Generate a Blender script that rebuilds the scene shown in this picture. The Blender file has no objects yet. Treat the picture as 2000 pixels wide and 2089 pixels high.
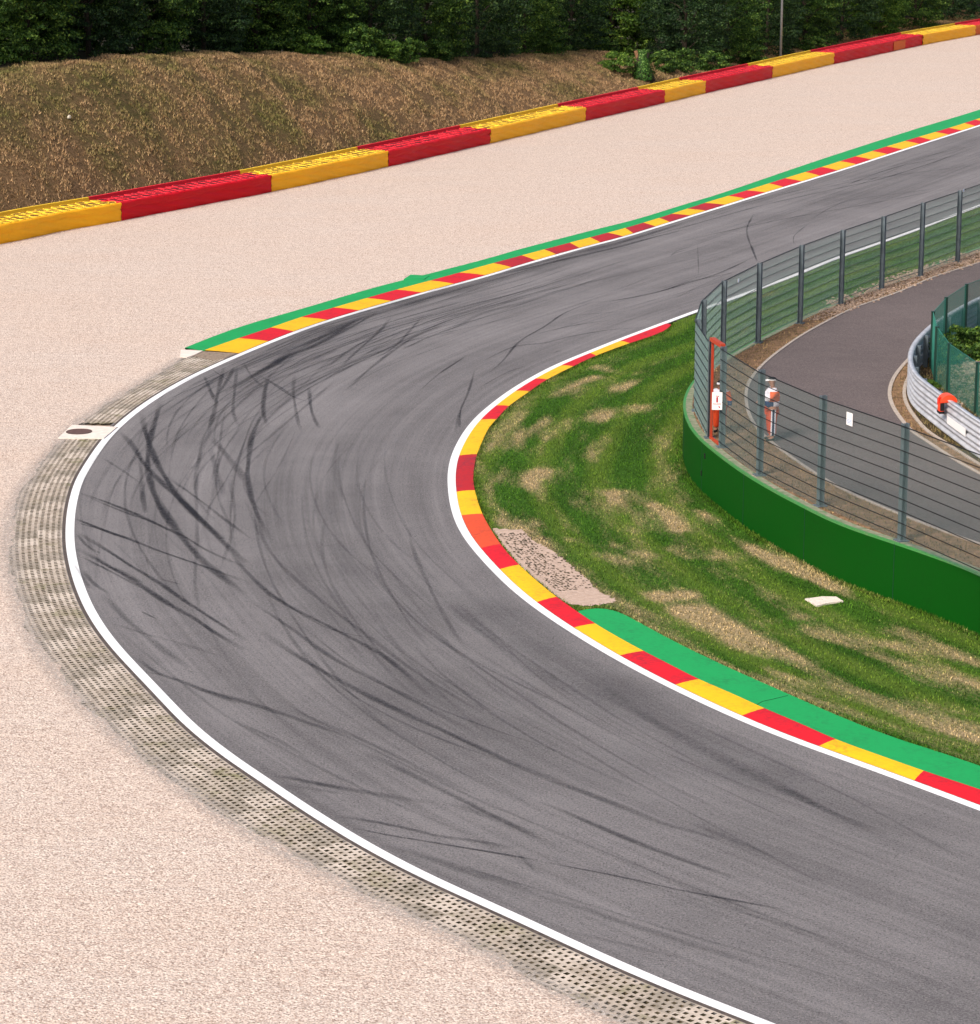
import bpy, bmesh, math, random
import numpy as np
from mathutils import Vector, Matrix
from mathutils.geometry import tessellate_polygon
R = math.radians
random.seed(7); rng = np.random.default_rng(7)
C = bpy.context.scene.collection

# ------------------------------------------------------------------ camera
H = 17.6; FPX = 5700.0; CU, CV = 1000.0, 1044.5; PITCH = math.atan(1414/5700.0)
cam = bpy.data.cameras.new('camera'); camo = bpy.data.objects.new('camera', cam); C.objects.link(camo)
camo.location = (0, 0, H); camo.rotation_euler = (math.pi/2-PITCH, 0, 0)
cam.sensor_fit = 'HORIZONTAL'; cam.sensor_width = 36; cam.lens = 36*FPX/2000
cam.clip_start = 1; cam.clip_end = 4000
bpy.context.scene.camera = camo
# ------------------------------------------------------------------ light
SUN_EL, SUN_AZ = 43, -142          # azimuth from +Y, clockwise (towards +X)
w = bpy.data.worlds.new('World'); bpy.context.scene.world = w; w.use_nodes = True
nt = w.node_tree; sk = nt.nodes.new('ShaderNodeTexSky'); sk.sky_type = 'NISHITA'; sk.sun_disc = False
sk.sun_elevation = R(SUN_EL); sk.sun_rotation = R(SUN_AZ); sk.air_density = 1.0; sk.dust_density = 5.0; sk.ozone_density = 0.3
nt.links.new(sk.outputs[0], nt.nodes['Background'].inputs[0]); nt.nodes['Background'].inputs[1].default_value = 0.12
sl = bpy.data.lights.new('sun', 'SUN'); sl.energy = 2.1; sl.angle = R(16); sl.color = (1, .95, .89)
so = bpy.data.objects.new('sun', sl); C.objects.link(so)
sd = Vector((math.sin(R(SUN_AZ))*math.cos(R(SUN_EL)), math.cos(R(SUN_AZ))*math.cos(R(SUN_EL)), math.sin(R(SUN_EL))))
so.rotation_euler = sd.to_track_quat('Z', 'Y').to_euler()
sc = bpy.context.scene
sc.view_settings.view_transform = 'Standard'; sc.view_settings.look = 'None'; sc.view_settings.gamma = 1
sc.view_settings.exposure = 0.62; sc.cycles.transparent_max_bounces = 48

# ------------------------------------------------------------------ geometry of the view (places things at their real spot on a level)
cp, sp = math.cos(PITCH), math.sin(PITCH)
def P(u, v, z=0.0):
    x = (u-CU)/FPX; y = -(v-CV)/FPX
    d = Vector((x, cp+y*sp, -sp+y*cp)); t = (z-H)/d.z
    return Vector((d.x*t, d.y*t, z))
def UV(p):
    zc = p[2]-H; dep = p[1]*cp-zc*sp; up = p[1]*sp+zc*cp
    return CU+FPX*p[0]/dep, CV-FPX*up/dep
def zat(y, v):
    k = (CV-v)/FPX
    return H + y*(k*cp-sp)/(cp+k*sp)
def resample(pts, step):
    pts = [Vector(p) for p in pts]; L = [0]
    for a, b in zip(pts, pts[1:]): L.append(L[-1]+(b-a).length)
    n = max(2, int(L[-1]/step)+1); out = []; j = 0
    for i in range(n+1):
        s = L[-1]*i/n
        while j < len(L)-2 and L[j+1] < s: j += 1
        f = (s-L[j])/max(1e-9, L[j+1]-L[j]); out.append(pts[j].lerp(pts[j+1], f))
    return out
def catmull(pts, k=8):
    out = []; n = len(pts)
    for i in range(n-1):
        p0 = pts[max(0, i-1)]; p1 = pts[i]; p2 = pts[i+1]; p3 = pts[min(n-1, i+2)]
        for j in range(k):
            t = j/k
            out.append(.5*((2*p1)+(p2-p0)*t+(2*p0-5*p1+4*p2-p3)*t*t+(3*p1-3*p2+p3-p0)*t**3))
    out.append(pts[-1]); return out
def curve(px, z=0.0, step=.5, smooth=6, e0=0, e1=0):
    pts = [P(u, v, z) for u, v in px]
    c = resample(catmull(pts), step)
    for _ in range(smooth):
        c = [c[0]]+[(c[i-1]+2*c[i]+c[i+1])/4 for i in range(1, len(c)-1)]+[c[-1]]
    if e0:
        d = (c[0]-c[min(6, len(c)-1)]).normalized(); k = int(e0/step); c = [c[0]+d*step*i for i in range(k, 0, -1)]+c
    if e1:
        d = (c[-1]-c[-min(7, len(c))]).normalized(); k = int(e1/step); c = c+[c[-1]+d*step*i for i in range(1, k+1)]
    return c
def normals(c):        # right-hand side normal
    out = []
    for i in range(len(c)):
        t = c[min(i+1, len(c)-1)]-c[max(0, i-1)]; t.z = 0; t.normalize(); out.append(Vector((t.y, -t.x, 0)))
    return out
def atz(c, z): return [Vector((p.x, p.y, z)) for p in c]

# ------------------------------------------------------------------ object helpers
def tag(o, label=None, cat=None, group=None, kind=None):
    if label: o['label'] = label
    if cat: o['category'] = cat
    if group: o['group'] = group
    if kind: o['kind'] = kind
    return o
def mesh(name, verts, faces, mats, parent=None, mi=None, smooth=False, uv=None, attr=None):
    me = bpy.data.meshes.new(name); me.from_pydata([tuple(v) for v in verts], [], [tuple(f) for f in faces])
    for m in (mats if isinstance(mats, (list, tuple)) else [mats]): me.materials.append(m)
    if mi is not None: me.polygons.foreach_set('material_index', mi)
    if smooth: me.polygons.foreach_set('use_smooth', [True]*len(me.polygons))
    if uv is not None:
        l = me.uv_layers.new(name='UVMap'); idx = np.zeros(len(me.loops), int); me.loops.foreach_get('vertex_index', idx)
        l.data.foreach_set('uv', np.asarray(uv, float)[idx].ravel())
    if attr:
        for k, a in attr.items():
            at = me.attributes.new(k, 'FLOAT', 'POINT'); at.data.foreach_set('value', np.asarray(a, float))
    me.validate(); me.update()
    o = bpy.data.objects.new(name, me); C.objects.link(o)
    if parent: o.parent = parent; o.matrix_parent_inverse = Matrix.Translation(-parent.location) if parent.type == 'EMPTY' and parent.rotation_euler.z == 0 else parent.matrix_world.inverted()
    return o
def empty(name, loc, **k):
    o = bpy.data.objects.new(name, None); C.objects.link(o); o.location = loc; o.empty_display_size = .2; tag(o, **k); return o
class MB:
    def __init__(s): s.v = []; s.f = []; s.m = []
    def add(s, v, f, m=0):
        n = len(s.v); s.v += [Vector(q) for q in v]; s.f += [tuple(i+n for i in q) for q in f]; s.m += [m]*len(f)
    def box(s, c, sx, sy, sz, t=Vector((1, 0, 0)), m=0, up=Vector((0, 0, 1))):
        t = t.normalized(); b = up.cross(t).normalized(); u2 = t.cross(b); c = Vector(c)
        v = [c+t*sx*i/2+b*sy*j/2+u2*sz*k/2 for k in (-1, 1) for j in (-1, 1) for i in (-1, 1)]
        s.add(v, [(0, 2, 3, 1), (4, 5, 7, 6), (0, 1, 5, 4), (2, 6, 7, 3), (0, 4, 6, 2), (1, 3, 7, 5)], m)
    def tube(s, path, r, n=6, m=0, cap=True):
        path = [Vector(p) for p in path]; base = len(s.v); rr = r if isinstance(r, (list, tuple)) else [r]*len(path)
        prev = None
        for i, p in enumerate(path):
            t = (path[min(i+1, len(path)-1)]-path[max(0, i-1)]).normalized()
            a = (t.orthogonal() if prev is None else (prev-t*prev.dot(t))).normalized(); prev = a; b = t.cross(a)
            for k in range(n):
                an = 2*math.pi*k/n; s.v.append(p+(a*math.cos(an)+b*math.sin(an))*rr[i])
        for i in range(len(path)-1):
            for k in range(n):
                k2 = (k+1) % n; s.f.append((base+i*n+k, base+i*n+k2, base+(i+1)*n+k2, base+(i+1)*n+k)); s.m.append(m)
        if cap:
            s.f.append(tuple(base+k for k in range(n))[::-1]); s.m.append(m)
            s.f.append(tuple(base+(len(path)-1)*n+k for k in range(n))); s.m.append(m)
    def sweep(s, path, prof, m=0, nrm=None, closed=False, cap=False):   # prof: (side, up) pairs, side along the normal
        nn = nrm or normals(path); base = len(s.v); k = len(prof)
        for p, n in zip(path, nn):
            for a, b in prof: s.v.append(p+n*a+Vector((0, 0, b)))
        for i in range(len(path)-1):
            for j in range(k if closed else k-1):
                j2 = (j+1) % k
                s.f.append((base+i*k+j, base+(i+1)*k+j, base+(i+1)*k+j2, base+i*k+j2)); s.m.append(m)
        if cap:
            s.f.append(tuple(base+j for j in range(k))); s.m.append(m)
            s.f.append(tuple(base+(len(path)-1)*k+j for j in range(k))[::-1]); s.m.append(m)
    def build(s, name, mats, parent=None, smooth=False, **k): return mesh(name, s.v, s.f, mats, parent, s.m, smooth, **k)
def polygon(name, pts, mat, **k):
    tris = tessellate_polygon([[Vector((p.x, p.y, 0)) for p in pts]])
    fs = []
    for t in tris:
        a, b, c = [pts[i] for i in t]
        fs.append(t if (b-a).cross(c-a).z > 0 else t[::-1])
    return mesh(name, pts, fs, mat, **k)
def loft(name, A, B, na, nb, mat, zs=None, **k):
    A = resample(A, 1e9/1e9) if False else A
    n = na; L1 = respl(A, n); L2 = respl(B, n); v = []; uv = []
    s = 0
    for i in range(n+1):
        if i: s += ((L1[i]+L2[i])/2-(L1[i-1]+L2[i-1])/2).length
        for j in range(nb+1):
            t = j/nb; p = L1[i].lerp(L2[i], t); v.append(p); uv.append((s, (L2[i]-L1[i]).length*t))
    f = []
    for i in range(n):
        for j in range(nb):
            a = i*(nb+1)+j; q = (a, a+nb+1, a+nb+2, a+1)
            if (v[q[1]]-v[q[0]]).cross(v[q[3]]-v[q[0]]).z < 0: q = q[::-1]
            f.append(q)
    return mesh(name, v, f, mat, uv=uv, **k)
def respl(pts, n):
    pts = [Vector(p) for p in pts]; L = [0]
    for a, b in zip(pts, pts[1:]): L.append(L[-1]+(b-a).length)
    out = []; j = 0
    for i in range(n+1):
        s = L[-1]*i/n
        while j < len(L)-2 and L[j+1] < s: j += 1
        out.append(pts[j].lerp(pts[j+1], min(1, (s-L[j])/max(1e-9, L[j+1]-L[j]))))
    return out

# ------------------------------------------------------------------ materials
def mat(name, col=(.5, .5, .5), rough=.8, spec=.3, metal=0):
    m = bpy.data.materials.new(name); m.use_nodes = True; b = m.node_tree.nodes['Principled BSDF']
    b.inputs['Base Color'].default_value = (*col, 1); b.inputs['Roughness'].default_value = rough
    b.inputs['Specular IOR Level'].default_value = spec; b.inputs['Metallic'].default_value = metal
    return m
class NT:
    def __init__(s, m): s.t = m.node_tree; s.b = s.t.nodes['Principled BSDF']; s.co = None
    def n(s, ty, **k):
        x = s.t.nodes.new(ty)
        for a, b in k.items(): setattr(x, a, b)
        return x
    def l(s, a, b): s.t.links.new(a, b)
    def coord(s, scale=(1, 1, 1), src='Object', rot=0):
        c = s.n('ShaderNodeTexCoord'); mp = s.n('ShaderNodeMapping'); mp.inputs['Scale'].default_value = scale
        mp.inputs['Rotation'].default_value = (0, 0, rot)
        s.l(c.outputs[src], mp.inputs[0]); return mp.outputs[0]
    def noise(s, vec, scale, detail=4, rough=.55, lo=.35, hi=.65):
        x = s.n('ShaderNodeTexNoise'); x.inputs['Scale'].default_value = scale; x.inputs['Detail'].default_value = detail
        x.inputs['Roughness'].default_value = rough; s.l(vec, x.inputs['Vector'])
        return s.remap(x.outputs['Fac'], lo, hi)
    def voro(s, vec, scale, feature='F1', out='Distance', rand=1):
        x = s.n('ShaderNodeTexVoronoi'); x.feature = feature; x.inputs['Scale'].default_value = scale; x.inputs['Randomness'].default_value = rand
        s.l(vec, x.inputs['Vector']); return x.outputs[out]
    def remap(s, v, a, b, c=0, d=1):
        x = s.n('ShaderNodeMapRange'); x.inputs[1].default_value = a; x.inputs[2].default_value = b
        x.inputs[3].default_value = c; x.inputs[4].default_value = d; s.l(v, x.inputs[0]); return x.outputs[0]
    def math(s, op, a, b=None):
        x = s.n('ShaderNodeMath', operation=op)
        for i, q in enumerate((a, b)):
            if q is None: continue
            if isinstance(q, (int, float)): x.inputs[i].default_value = q
            else: s.l(q, x.inputs[i])
        return x.outputs[0]
    def mix(s, f, a, b, mode='MIX'):
        x = s.n('ShaderNodeMix', data_type='RGBA', blend_type=mode)
        for i, q in ((0, f), (6, a), (7, b)):
            if isinstance(q, (int, float)): x.inputs[i].default_value = q
            elif isinstance(q, tuple): x.inputs[i].default_value = (*q, 1)
            else: s.l(q, x.inputs[i])
        return x.outputs[2]
    def ramp(s, v, stops):
        x = s.n('ShaderNodeValToRGB'); e = x.color_ramp.elements
        while len(e) < len(stops): e.new(.5)
        for q, (p, c) in zip(e, stops): q.position = p; q.color = (*c, 1)
        s.l(v, x.inputs[0]); return x.outputs[0]
    def attr(s, name, out='Fac'):
        x = s.n('ShaderNodeAttribute', attribute_name=name); return x.outputs[out]
    def bump(s, h, strength=.5, dist=.02):
        x = s.n('ShaderNodeBump'); x.inputs['Strength'].default_value = strength; x.inputs['Distance'].default_value = dist
        s.l(h, x.inputs['Height']); s.l(x.outputs[0], s.b.inputs['Normal'])
    def color(s, c): s.l(c, s.b.inputs['Base Color'])

def m_gravel():
    m = mat('gravel', rough=.95, spec=.1); t = NT(m); o = t.coord()
    cell = t.voro(o, 34, out='Color'); sep = t.n('ShaderNodeSeparateColor'); t.l(cell, sep.inputs[0])
    base = t.ramp(sep.outputs[0], [(0, (.25, .185, .15)), (.22, (.48, .385, .325)), (.6, (.62, .520, .450)), (1, (.84, .74, .65))])
    n2 = t.noise(t.coord((1, 1, 1)), 45, 2, .6); base = t.mix(t.math('MULTIPLY', n2, .35), base, (.25, .18, .16))
    big = t.noise(t.coord((.12, .3, 1), rot=.5), 1, 3, .6, .3, .7)
    base = t.mix(t.math('MULTIPLY', big, .35), base, t.mix(1.0, base, (1.0, .90, .82), 'MULTIPLY'))
    wv = t.noise(t.coord((.5, 2.2, 1), rot=.35), 1.6, 3, .6, .3, .7)
    base = t.mix(t.math('MULTIPLY', wv, .10), base, (.36, .25, .20))
    t.color(base)
    h = t.math('ADD', t.voro(o, 22), t.math('MULTIPLY', wv, -1.2)); t.bump(h, .6, .025); return m
def m_asphalt(name, streak=False, dark=(.096, .090, .093), light=(.300, .283, .287), grain=1.0):
    m = mat(name, rough=.9, spec=.15); t = NT(m); o = t.coord()
    big = t.noise(o, .16, 4, .6, .3, .7); mid = t.noise(t.coord((.5, .9, 1), rot=-.7), 1.6, 6, .7, .3, .7)
    f = t.math('ADD', t.math('MULTIPLY', big, .22), t.math('MULTIPLY', mid, .10))
    g1 = t.noise(o, 24, 4, .85, .30, .70); f = t.math('ADD', f, t.math('MULTIPLY', g1, .80*grain)); f = t.math('SUBTRACT', f, .26)
    if streak:
        u1 = t.coord((.035, 2.6, 1), 'UV'); u2 = t.coord((.10, 9, 1), 'UV'); u3 = t.coord((.02, .55, 1), 'UV')
        st = t.math('ADD', t.math('MULTIPLY', t.noise(u1, 1, 5, .7, .3, .7), .27), t.math('ADD', t.math('MULTIPLY', t.noise(u2, 1, 4, .7, .3, .7), .12), t.math('MULTIPLY', t.noise(u3, 1, 3, .6, .3, .7), .26)))
        f = t.math('SUBTRACT', t.math('ADD', f, st), .30)
    c = t.mix(f, dark, light)
    sep = t.n('ShaderNodeSeparateColor'); t.l(t.voro(o, 42, out='Color'), sep.inputs[0])
    spk = t.remap(sep.outputs[0], .93, .99); c = t.mix(t.math('MULTIPLY', spk, .30), c, (.36, .33, .31))
    spd = t.remap(sep.outputs[1], .88, .99); c = t.mix(t.math('MULTIPLY', spd, .5), c, (.02, .02, .022))
    t.color(c); t.bump(t.math('ADD', g1, t.voro(o, 60)), .5, .01); return m
def m_paint(name, col, wear=.25, dirt=(.10, .08, .07), rough=.55, scale=1.0):
    m = mat(name, col, rough, .12); t = NT(m); o = t.coord()
    a = t.noise(o, 1.1*scale, 5, .65, .40, .70); b = t.noise(o, 9*scale, 4, .7, .42, .72)
    v = t.noise(o, .5*scale, 2, .5, .2, .8)
    c = t.mix(t.math('MULTIPLY', v, .25), col, tuple(min(1, x*.80) for x in col))
    c = t.mix(t.math('MULTIPLY', t.math('MULTIPLY', a, b), wear*1.6), c, dirt)
    spk = t.noise(o, 16*scale, 2, .5, .72, .76); c = t.mix(t.math('MULTIPLY', spk, wear), c, dirt)
    t.color(c); t.bump(t.noise(o, 30, 3, .6, .2, .8), .15, .004); return m
def m_grass(name, g1, g2, straw1, straw2, blade=False, soft=False, tone=False):
    m = mat(name, rough=.9, spec=.1); t = NT(m); o = t.coord()
    s = t.attr('straw')
    if tone:
        cb = t.n('ShaderNodeCombineXYZ'); t.l(t.math('MULTIPLY', t.attr('cs'), .45), cb.inputs[0]); t.l(t.math('MULTIPLY', t.attr('cd'), 2.1), cb.inputs[1]); gv = cb.outputs[0]
        gr = t.noise(gv, 1.0, 6, .75, .25, .75)
    else: gr = t.noise(t.coord((.8, 1.2, 1), rot=.45), 3.0, 5, .75, .25, .75)
    if True:
         hf = t.noise(t.coord((1, 1.5, 1)), 13, 3, .75, .25, .75)
    f1 = t.math('ADD', s, t.math('ADD', t.math('MULTIPLY', t.math('SUBTRACT', gr, .5), .55), t.math('MULTIPLY', t.math('SUBTRACT', hf, .5), .62))); fac = t.remap(f1, .24, .86)
    k = t.noise(o, 9, 4, .7, .3, .7); big = t.noise(o, .35, 3, .5, .35, .65)
    g = t.mix(k, g1, g2); g = t.mix(t.math('MULTIPLY', big, .4), g, tuple(x*.55 for x in g1))
    if tone:
        tn = t.math('ADD', t.attr('tone'), t.math('MULTIPLY', t.math('SUBTRACT', gr, .5), .5)); g = t.mix(t.remap(tn, .35, .95, 0, .6), g, tuple(x*y for x, y in zip(g2, (1.75, 1.10, 1.6))))
    st = t.mix(k, straw1, straw2)
    fleck = t.noise(t.coord((1, 2.2, 1), rot=.3), 14, 3, .8, .40, .60)
    st = t.mix(t.math('MULTIPLY', fleck, .55), st, tuple((a+b)/2.6 for a, b in zip(g1, straw1)))
    c = t.mix(fac, g, st)
    if blade:
        r = t.attr('rnd'); c = t.mix(1.0, c, t.ramp(r, [(0, (.6, .6, .6)), (.5, (.95, .95, .92)), (1, (1.45, 1.4, 1.3))] if soft else [(0, (.22, .25, .20)), (.5, (.85, .87, .82)), (1, (2.1, 2.0, 1.7))]), 'MULTIPLY')
        m.node_tree.nodes['Principled BSDF'].inputs['Roughness'].default_value = .7
    else: t.bump(t.noise(o, 25, 4, .7, .2, .8), .7, .03)
    t.color(c); return m
def m_leaf(name, a, b, c2):
    m = mat(name, rough=.6, spec=.25); t = NT(m); r = t.attr('rnd'); oi = t.n('ShaderNodeObjectInfo')
    c = t.ramp(r, [(0, a), (.55, b), (1, c2)])
    c = t.mix(t.math('MULTIPLY', oi.outputs['Random'], .45), c, t.mix(1.0, c, (.62, .75, .7), 'MULTIPLY')); t.color(c)
    b_ = t.b; tr = t.n('ShaderNodeBsdfTranslucent'); t.l(t.mix(1.0, c, (1.2, 1.4, .6), 'MULTIPLY'), tr.inputs[0]); mx = t.n('ShaderNodeMixShader'); mx.inputs[0].default_value = .22
    t.l(b_.outputs[0], mx.inputs[1]); t.l(tr.outputs[0], mx.inputs[2]); t.l(mx.outputs[0], t.t.nodes['Material Output'].inputs[0]); return m
def m_noise(name, c1, c2, scale=6, rough=.8, bump=.4, spec=.25, metal=0, dist=.02, stretch=(1, 1, 1)):
    m = mat(name, c1, rough, spec, metal); t = NT(m); o = t.coord(stretch); n = t.noise(o, scale, 5, .65, .3, .7); t.color(t.mix(n, c1, c2))
    if bump: t.bump(n, bump, dist)
    return m
M = {}
M['gravel'] = m_gravel()
M['asphalt'] = m_asphalt('track_asphalt', True)
M['service'] = m_asphalt('service_asphalt', False, (.085, .070, .070), (.255, .205, .195), .8)
M['edge'] = m_noise('shoulder_edge', (.045, .038, .036), (.13, .10, .085), 9)
M['white'] = m_paint('white_line_paint', (.80, .80, .81), .22, (.28, .27, .28), .6)
M['kred'] = m_paint('kerb_red', (.60, .012, .022), .5, (.07, .02, .03))
M['korange'] = m_paint('kerb_orange', (.62, .075, .025), .3, (.1, .03, .03))
M['kworn'] = m_paint('kerb_worn_red', (.42, .016, .02), .75, (.055, .03, .05))
M['kyellow'] = m_paint('kerb_yellow', (.78, .44, .010), .45, (.25, .10, .03))
M['kgreen'] = m_paint('apron_green', (.014, .31, .085), .40, (.02, .09, .04))
M['kside'] = m_noise('kerb_side_concrete', (.20, .09, .05), (.08, .05, .03), 8)
M['concrete'] = m_noise('pale_concrete', (.46, .39, .34), (.30, .26, .22), 7, .9, .3)
M['slab'] = m_noise('pale_slab', (.74, .65, .58), (.60, .52, .46), 5, .9, .2)
M['paver'] = m_noise('grass_paver_concrete', (.50, .425, .36), (.27, .225, .175), 3.2, .95, .4)
t = NT(M['paver']); o = t.coord(); cin = t.b.inputs['Base Color'].links[0].from_socket; ms = t.noise(o, .9, 5, .75, .52, .68); t.color(t.mix(t.math('MULTIPLY', ms, .8), cin, (.15, .145, .055)))
for nm_, c1_, c2_ in (('paver_b', (.40, .345, .29), (.20, .17, .13)), ('paver_c', (.58, .50, .43), (.38, .32, .26))): M[nm_] = m_noise('grass_'+nm_, c1_, c2_, 3.2, .95, .4)
M['pit'] = m_noise('paver_pit_soil', (.018, .020, .008), (.10, .075, .045), 2.3, 1, .5)
M['grass'] = m_grass('infield_grass', (.018, .060, .005), (.058, .140, .014), (.21, .165, .075), (.54, .40, .25), tone=True)
M['blade'] = m_grass('infield_grass_blades', (.020, .068, .006), (.070, .165, .016), (.25, .185, .085), (.66, .50, .31), True, tone=True)
M['bank'] = m_grass('bank_grass', (.035, .034, .010), (.10, .090, .030), (.070, .036, .016), (.30, .185, .10))
M['bblade'] = m_grass('bank_grass_blades', (.11, .115, .030), (.25, .23, .085), (.23, .125, .060), (.66, .45, .27), True, True)
M['floor'] = m_noise('leaf_litter', (.020, .016, .008), (.045, .032, .015), 3, 1, .6)
M['verge'] = m_noise('dry_verge', (.30, .175, .10), (.10, .065, .032), 3.5, .95, .7, dist=.05)
M['rubble'] = m_noise('rubble', (.60, .44, .33), (.14, .095, .07), 9, .95, .9, dist=.06)
M['soil'] = m_noise('infield_soil', (.075, .045, .022), (.022, .022, .010), 2.5, 1, .8, dist=.05)
M['wall'] = m_paint('wall_green_paint', (.0010, .058, .0022), .22, (.006, .03, .004), .6)
M['walltop'] = m_noise('wall_top', (.30, .26, .20), (.08, .16, .07), 5, .9, .4)
M['walledge'] = m_paint('wall_edge_green', (.05, .22, .06), .4, (.2, .17, .12))
M['steel'] = m_noise('galvanised_steel', (.13, .165, .19), (.065, .085, .10), 3, .6, .1, .4, .2)
M['cable'] = mat('fence_cable', (.02, .022, .024), .5, .4, .6)
M['wire'] = mat('fence_wire', (.16, .24, .23), .5, .4, .3)
M['rail'] = m_noise('guardrail_zinc', (.56, .57, .61), (.38, .39, .43), 2.5, .45, .05, .5, .2, stretch=(1, 1, .3))
M['gpost'] = mat('green_post', (.008, .035, .025), .5, .4)
M['gwire'] = mat('green_net', (.03, .17, .13), .6, .3)
M['byel'] = m_paint('barrier_yellow', (1.0, .46, .015), .12, (.30, .13, .01), .45, .8)
M['bred'] = m_paint('barrier_red', (.62, .004, .012), .14, (.12, .004, .01), .45, .8)
M['tyel'] = m_paint('tyre_yellow', (.95, .62, .05), .15, (.35, .18, .02), .5)
M['tred'] = m_paint('tyre_red', (.78, .03, .05), .15, (.16, .01, .02), .5)
M['tshade_y'] = mat('tyre_shade_yellow', (.16, .07, .008), .9); M['tshade_r'] = mat('tyre_shade_red', (.10, .002, .006), .9)  # dark tones painted as the shade in tyre holes and between tyres
M['boran'] = m_paint('barrier_orange', (.70, .13, .02), .3, (.3, .03, .02), .5)
M['orange'] = m_paint('frame_orange', (.38, .050, .022), .3, (.25, .1, .06), .5, 3)
M['lampor'] = mat('orange_plastic', (.85, .065, .018), .4, .4); M['black'] = mat('black_rubber', (.008, .008, .010), .6)
M['signw'] = mat('sign_white', (.80, .78, .79), .5); M['signr'] = mat('sign_red', (.38, .010, .035), .5); M['signblue'] = mat('sign_blue', (.14, .28, .55), .5)
M['skin'] = m_noise('skin', (.36, .18, .12), (.30, .14, .09), 20, .6, 0); M['white_cloth'] = m_noise('white_cloth', (.72, .70, .76), (.58, .56, .62), 8, .9, .3)
M['navy'] = m_noise('navy_cloth', (.010, .022, .075), (.006, .012, .04), 8, .9, .2); M['ocloth'] = m_noise('orange_cloth', (.60, .085, .03), (.42, .045, .02), 9, .9, .3)
M['capb'] = mat('cap_black', (.008, .006, .010), .8); M['boot'] = mat('boot_black', (.010, .010, .012), .6)
M['leafA'] = m_leaf('leaf_mid', (.006, .020, .004), (.045, .105, .014), (.26, .37, .06))
M['leafB'] = m_leaf('leaf_dark', (.004, .012, .005), (.020, .052, .014), (.13, .21, .055))
M['leafC'] = m_leaf('leaf_light', (.014, .04, .005), (.075, .155, .018), (.30, .42, .06))
M['ivy'] = m_leaf('ivy', (.014, .06, .008), (.07, .17, .022), (.26, .42, .12))
M['bark'] = m_noise('bark', (.055, .040, .028), (.020, .016, .011), 12, .95, .8)
M['cutwood'] = m_noise('cut_wood', (.30, .17, .09), (.16, .08, .04), 14, .9, .3)
M['stone'] = m_noise('stone', (.60, .55, .45), (.40, .35, .28), 9, .9, .4)
M['manhole'] = m_noise('rusty_iron', (.085, .045, .040), (.13, .075, .065), 12, .8, .5)
M['grey'] = m_noise('grey_steel', (.30, .31, .33), (.22, .23, .25), 4, .5, 0, .5, .5)
m = mat('skid_rubber', (.026, .025, .030), .75, .2); t = NT(m)
uvn = t.n('ShaderNodeUVMap'); sx = t.n('ShaderNodeSeparateXYZ'); t.l(uvn.outputs[0], sx.inputs[0])
prof = t.math('SUBTRACT', 1, t.math('POWER', t.math('ABSOLUTE', sx.outputs[1]), 2.0))
nz = t.noise(t.coord(), 7, 5, .8, .30, .66); nz2 = t.noise(t.coord(), 30, 2, .6, .2, .8)
al = t.math('MULTIPLY', t.math('MULTIPLY', prof, t.attr('a')), t.math('ADD', t.math('MULTIPLY', nz, .65), t.math('ADD', t.math('MULTIPLY', nz2, .3), .15)))
t.l(al, t.b.inputs['Alpha']); M['skid'] = m
m = mat('paver_dust', (.46, .41, .37), .95, .1); t = NT(m); uvn = t.n('ShaderNodeUVMap'); sx = t.n('ShaderNodeSeparateXYZ'); t.l(uvn.outputs[0], sx.inputs[0])
prof = t.math('SUBTRACT', 1, t.math('ABSOLUTE', sx.outputs[1])); nz = t.noise(t.coord(), 13, 5, .85, .42, .60)
t.l(t.math('MULTIPLY', t.math('MULTIPLY', prof, nz), 1.0), t.b.inputs['Alpha']); gn_ = t.noise(t.coord(), 40, 2, .6, .3, .7); t.color(t.mix(gn_, (.28, .245, .22), (.60, .54, .49))); M['dust'] = m

# ================================================================== SETTING : track, lines, kerbs, gravel
OUTL = [(1700,2146),(1563.8,2089),(1499.8,2066),(1366.5,2012.8),(1233.3,1955.5),(1100,1893),(999.8,1847.5),(866.5,1787.6),(733.3,1717),(600,1633.5),(546.5,1595.9),(466.5,1543),(386.6,1479),(346.5,1437.1),(293.2,1381.1),(245.2,1330.5),(210.6,1287.8),(181.2,1239.9),(161.2,1191.9),(149.3,1149.3),(142.6,1105),(144,1053),(150.6,1015.8),(161.3,981.1),(182.6,943.8),(211.9,901.2),(241.3,869.2),(286.6,831.9),(339.9,797.2),(393.2,767.9),(446.5,742.6),(499.8,719.5),(553.3,697.5),(606.6,676.4),(670.6,654.5),(731.9,635.9),(801.2,615.9),(865.1,597.8),(931.8,579.9),(1000,561.2),(1086.6,534.8),(1177.2,509.2),(1273.1,483.9),(1334.4,465),(1419.4,438.4),(1561.2,394.5),(1710.4,348.9),(1841,306.7),(2000,255.6),(2150,206)]
INL = [(2150,1706),(2000,1649.1),(1899.8,1611.8),(1793.2,1571.9),(1686.6,1534.5),(1593.3,1499.9),(1500,1461),(1399.8,1414.5),(1319.8,1374.5),(1239.9,1330.5),(1159.9,1281.2),(1106.6,1245.3),(1053.3,1203.9),(1013.3,1165.3),(980,1129),(956.6,1100),(936.6,1063.8),(926,1026.4),(921.4,986.5),(922,959.8),(930,925.2),(948.6,888.5),(963,868),(980,848.8),(998.7,832.6),(1036,803.5),(1080,775.5),(1129.3,749),(1160,735.5),(1211.3,714.5),(1262.6,693.8),(1314,674.5),(1357,658.5),(1385,648),(1417.3,636),(1481,614),(1543,591),(1626,559.7),(1700,529),(1793.5,496),(1876.7,466.1),(1952.9,436.6),(2000,419),(2150,361)]
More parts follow.
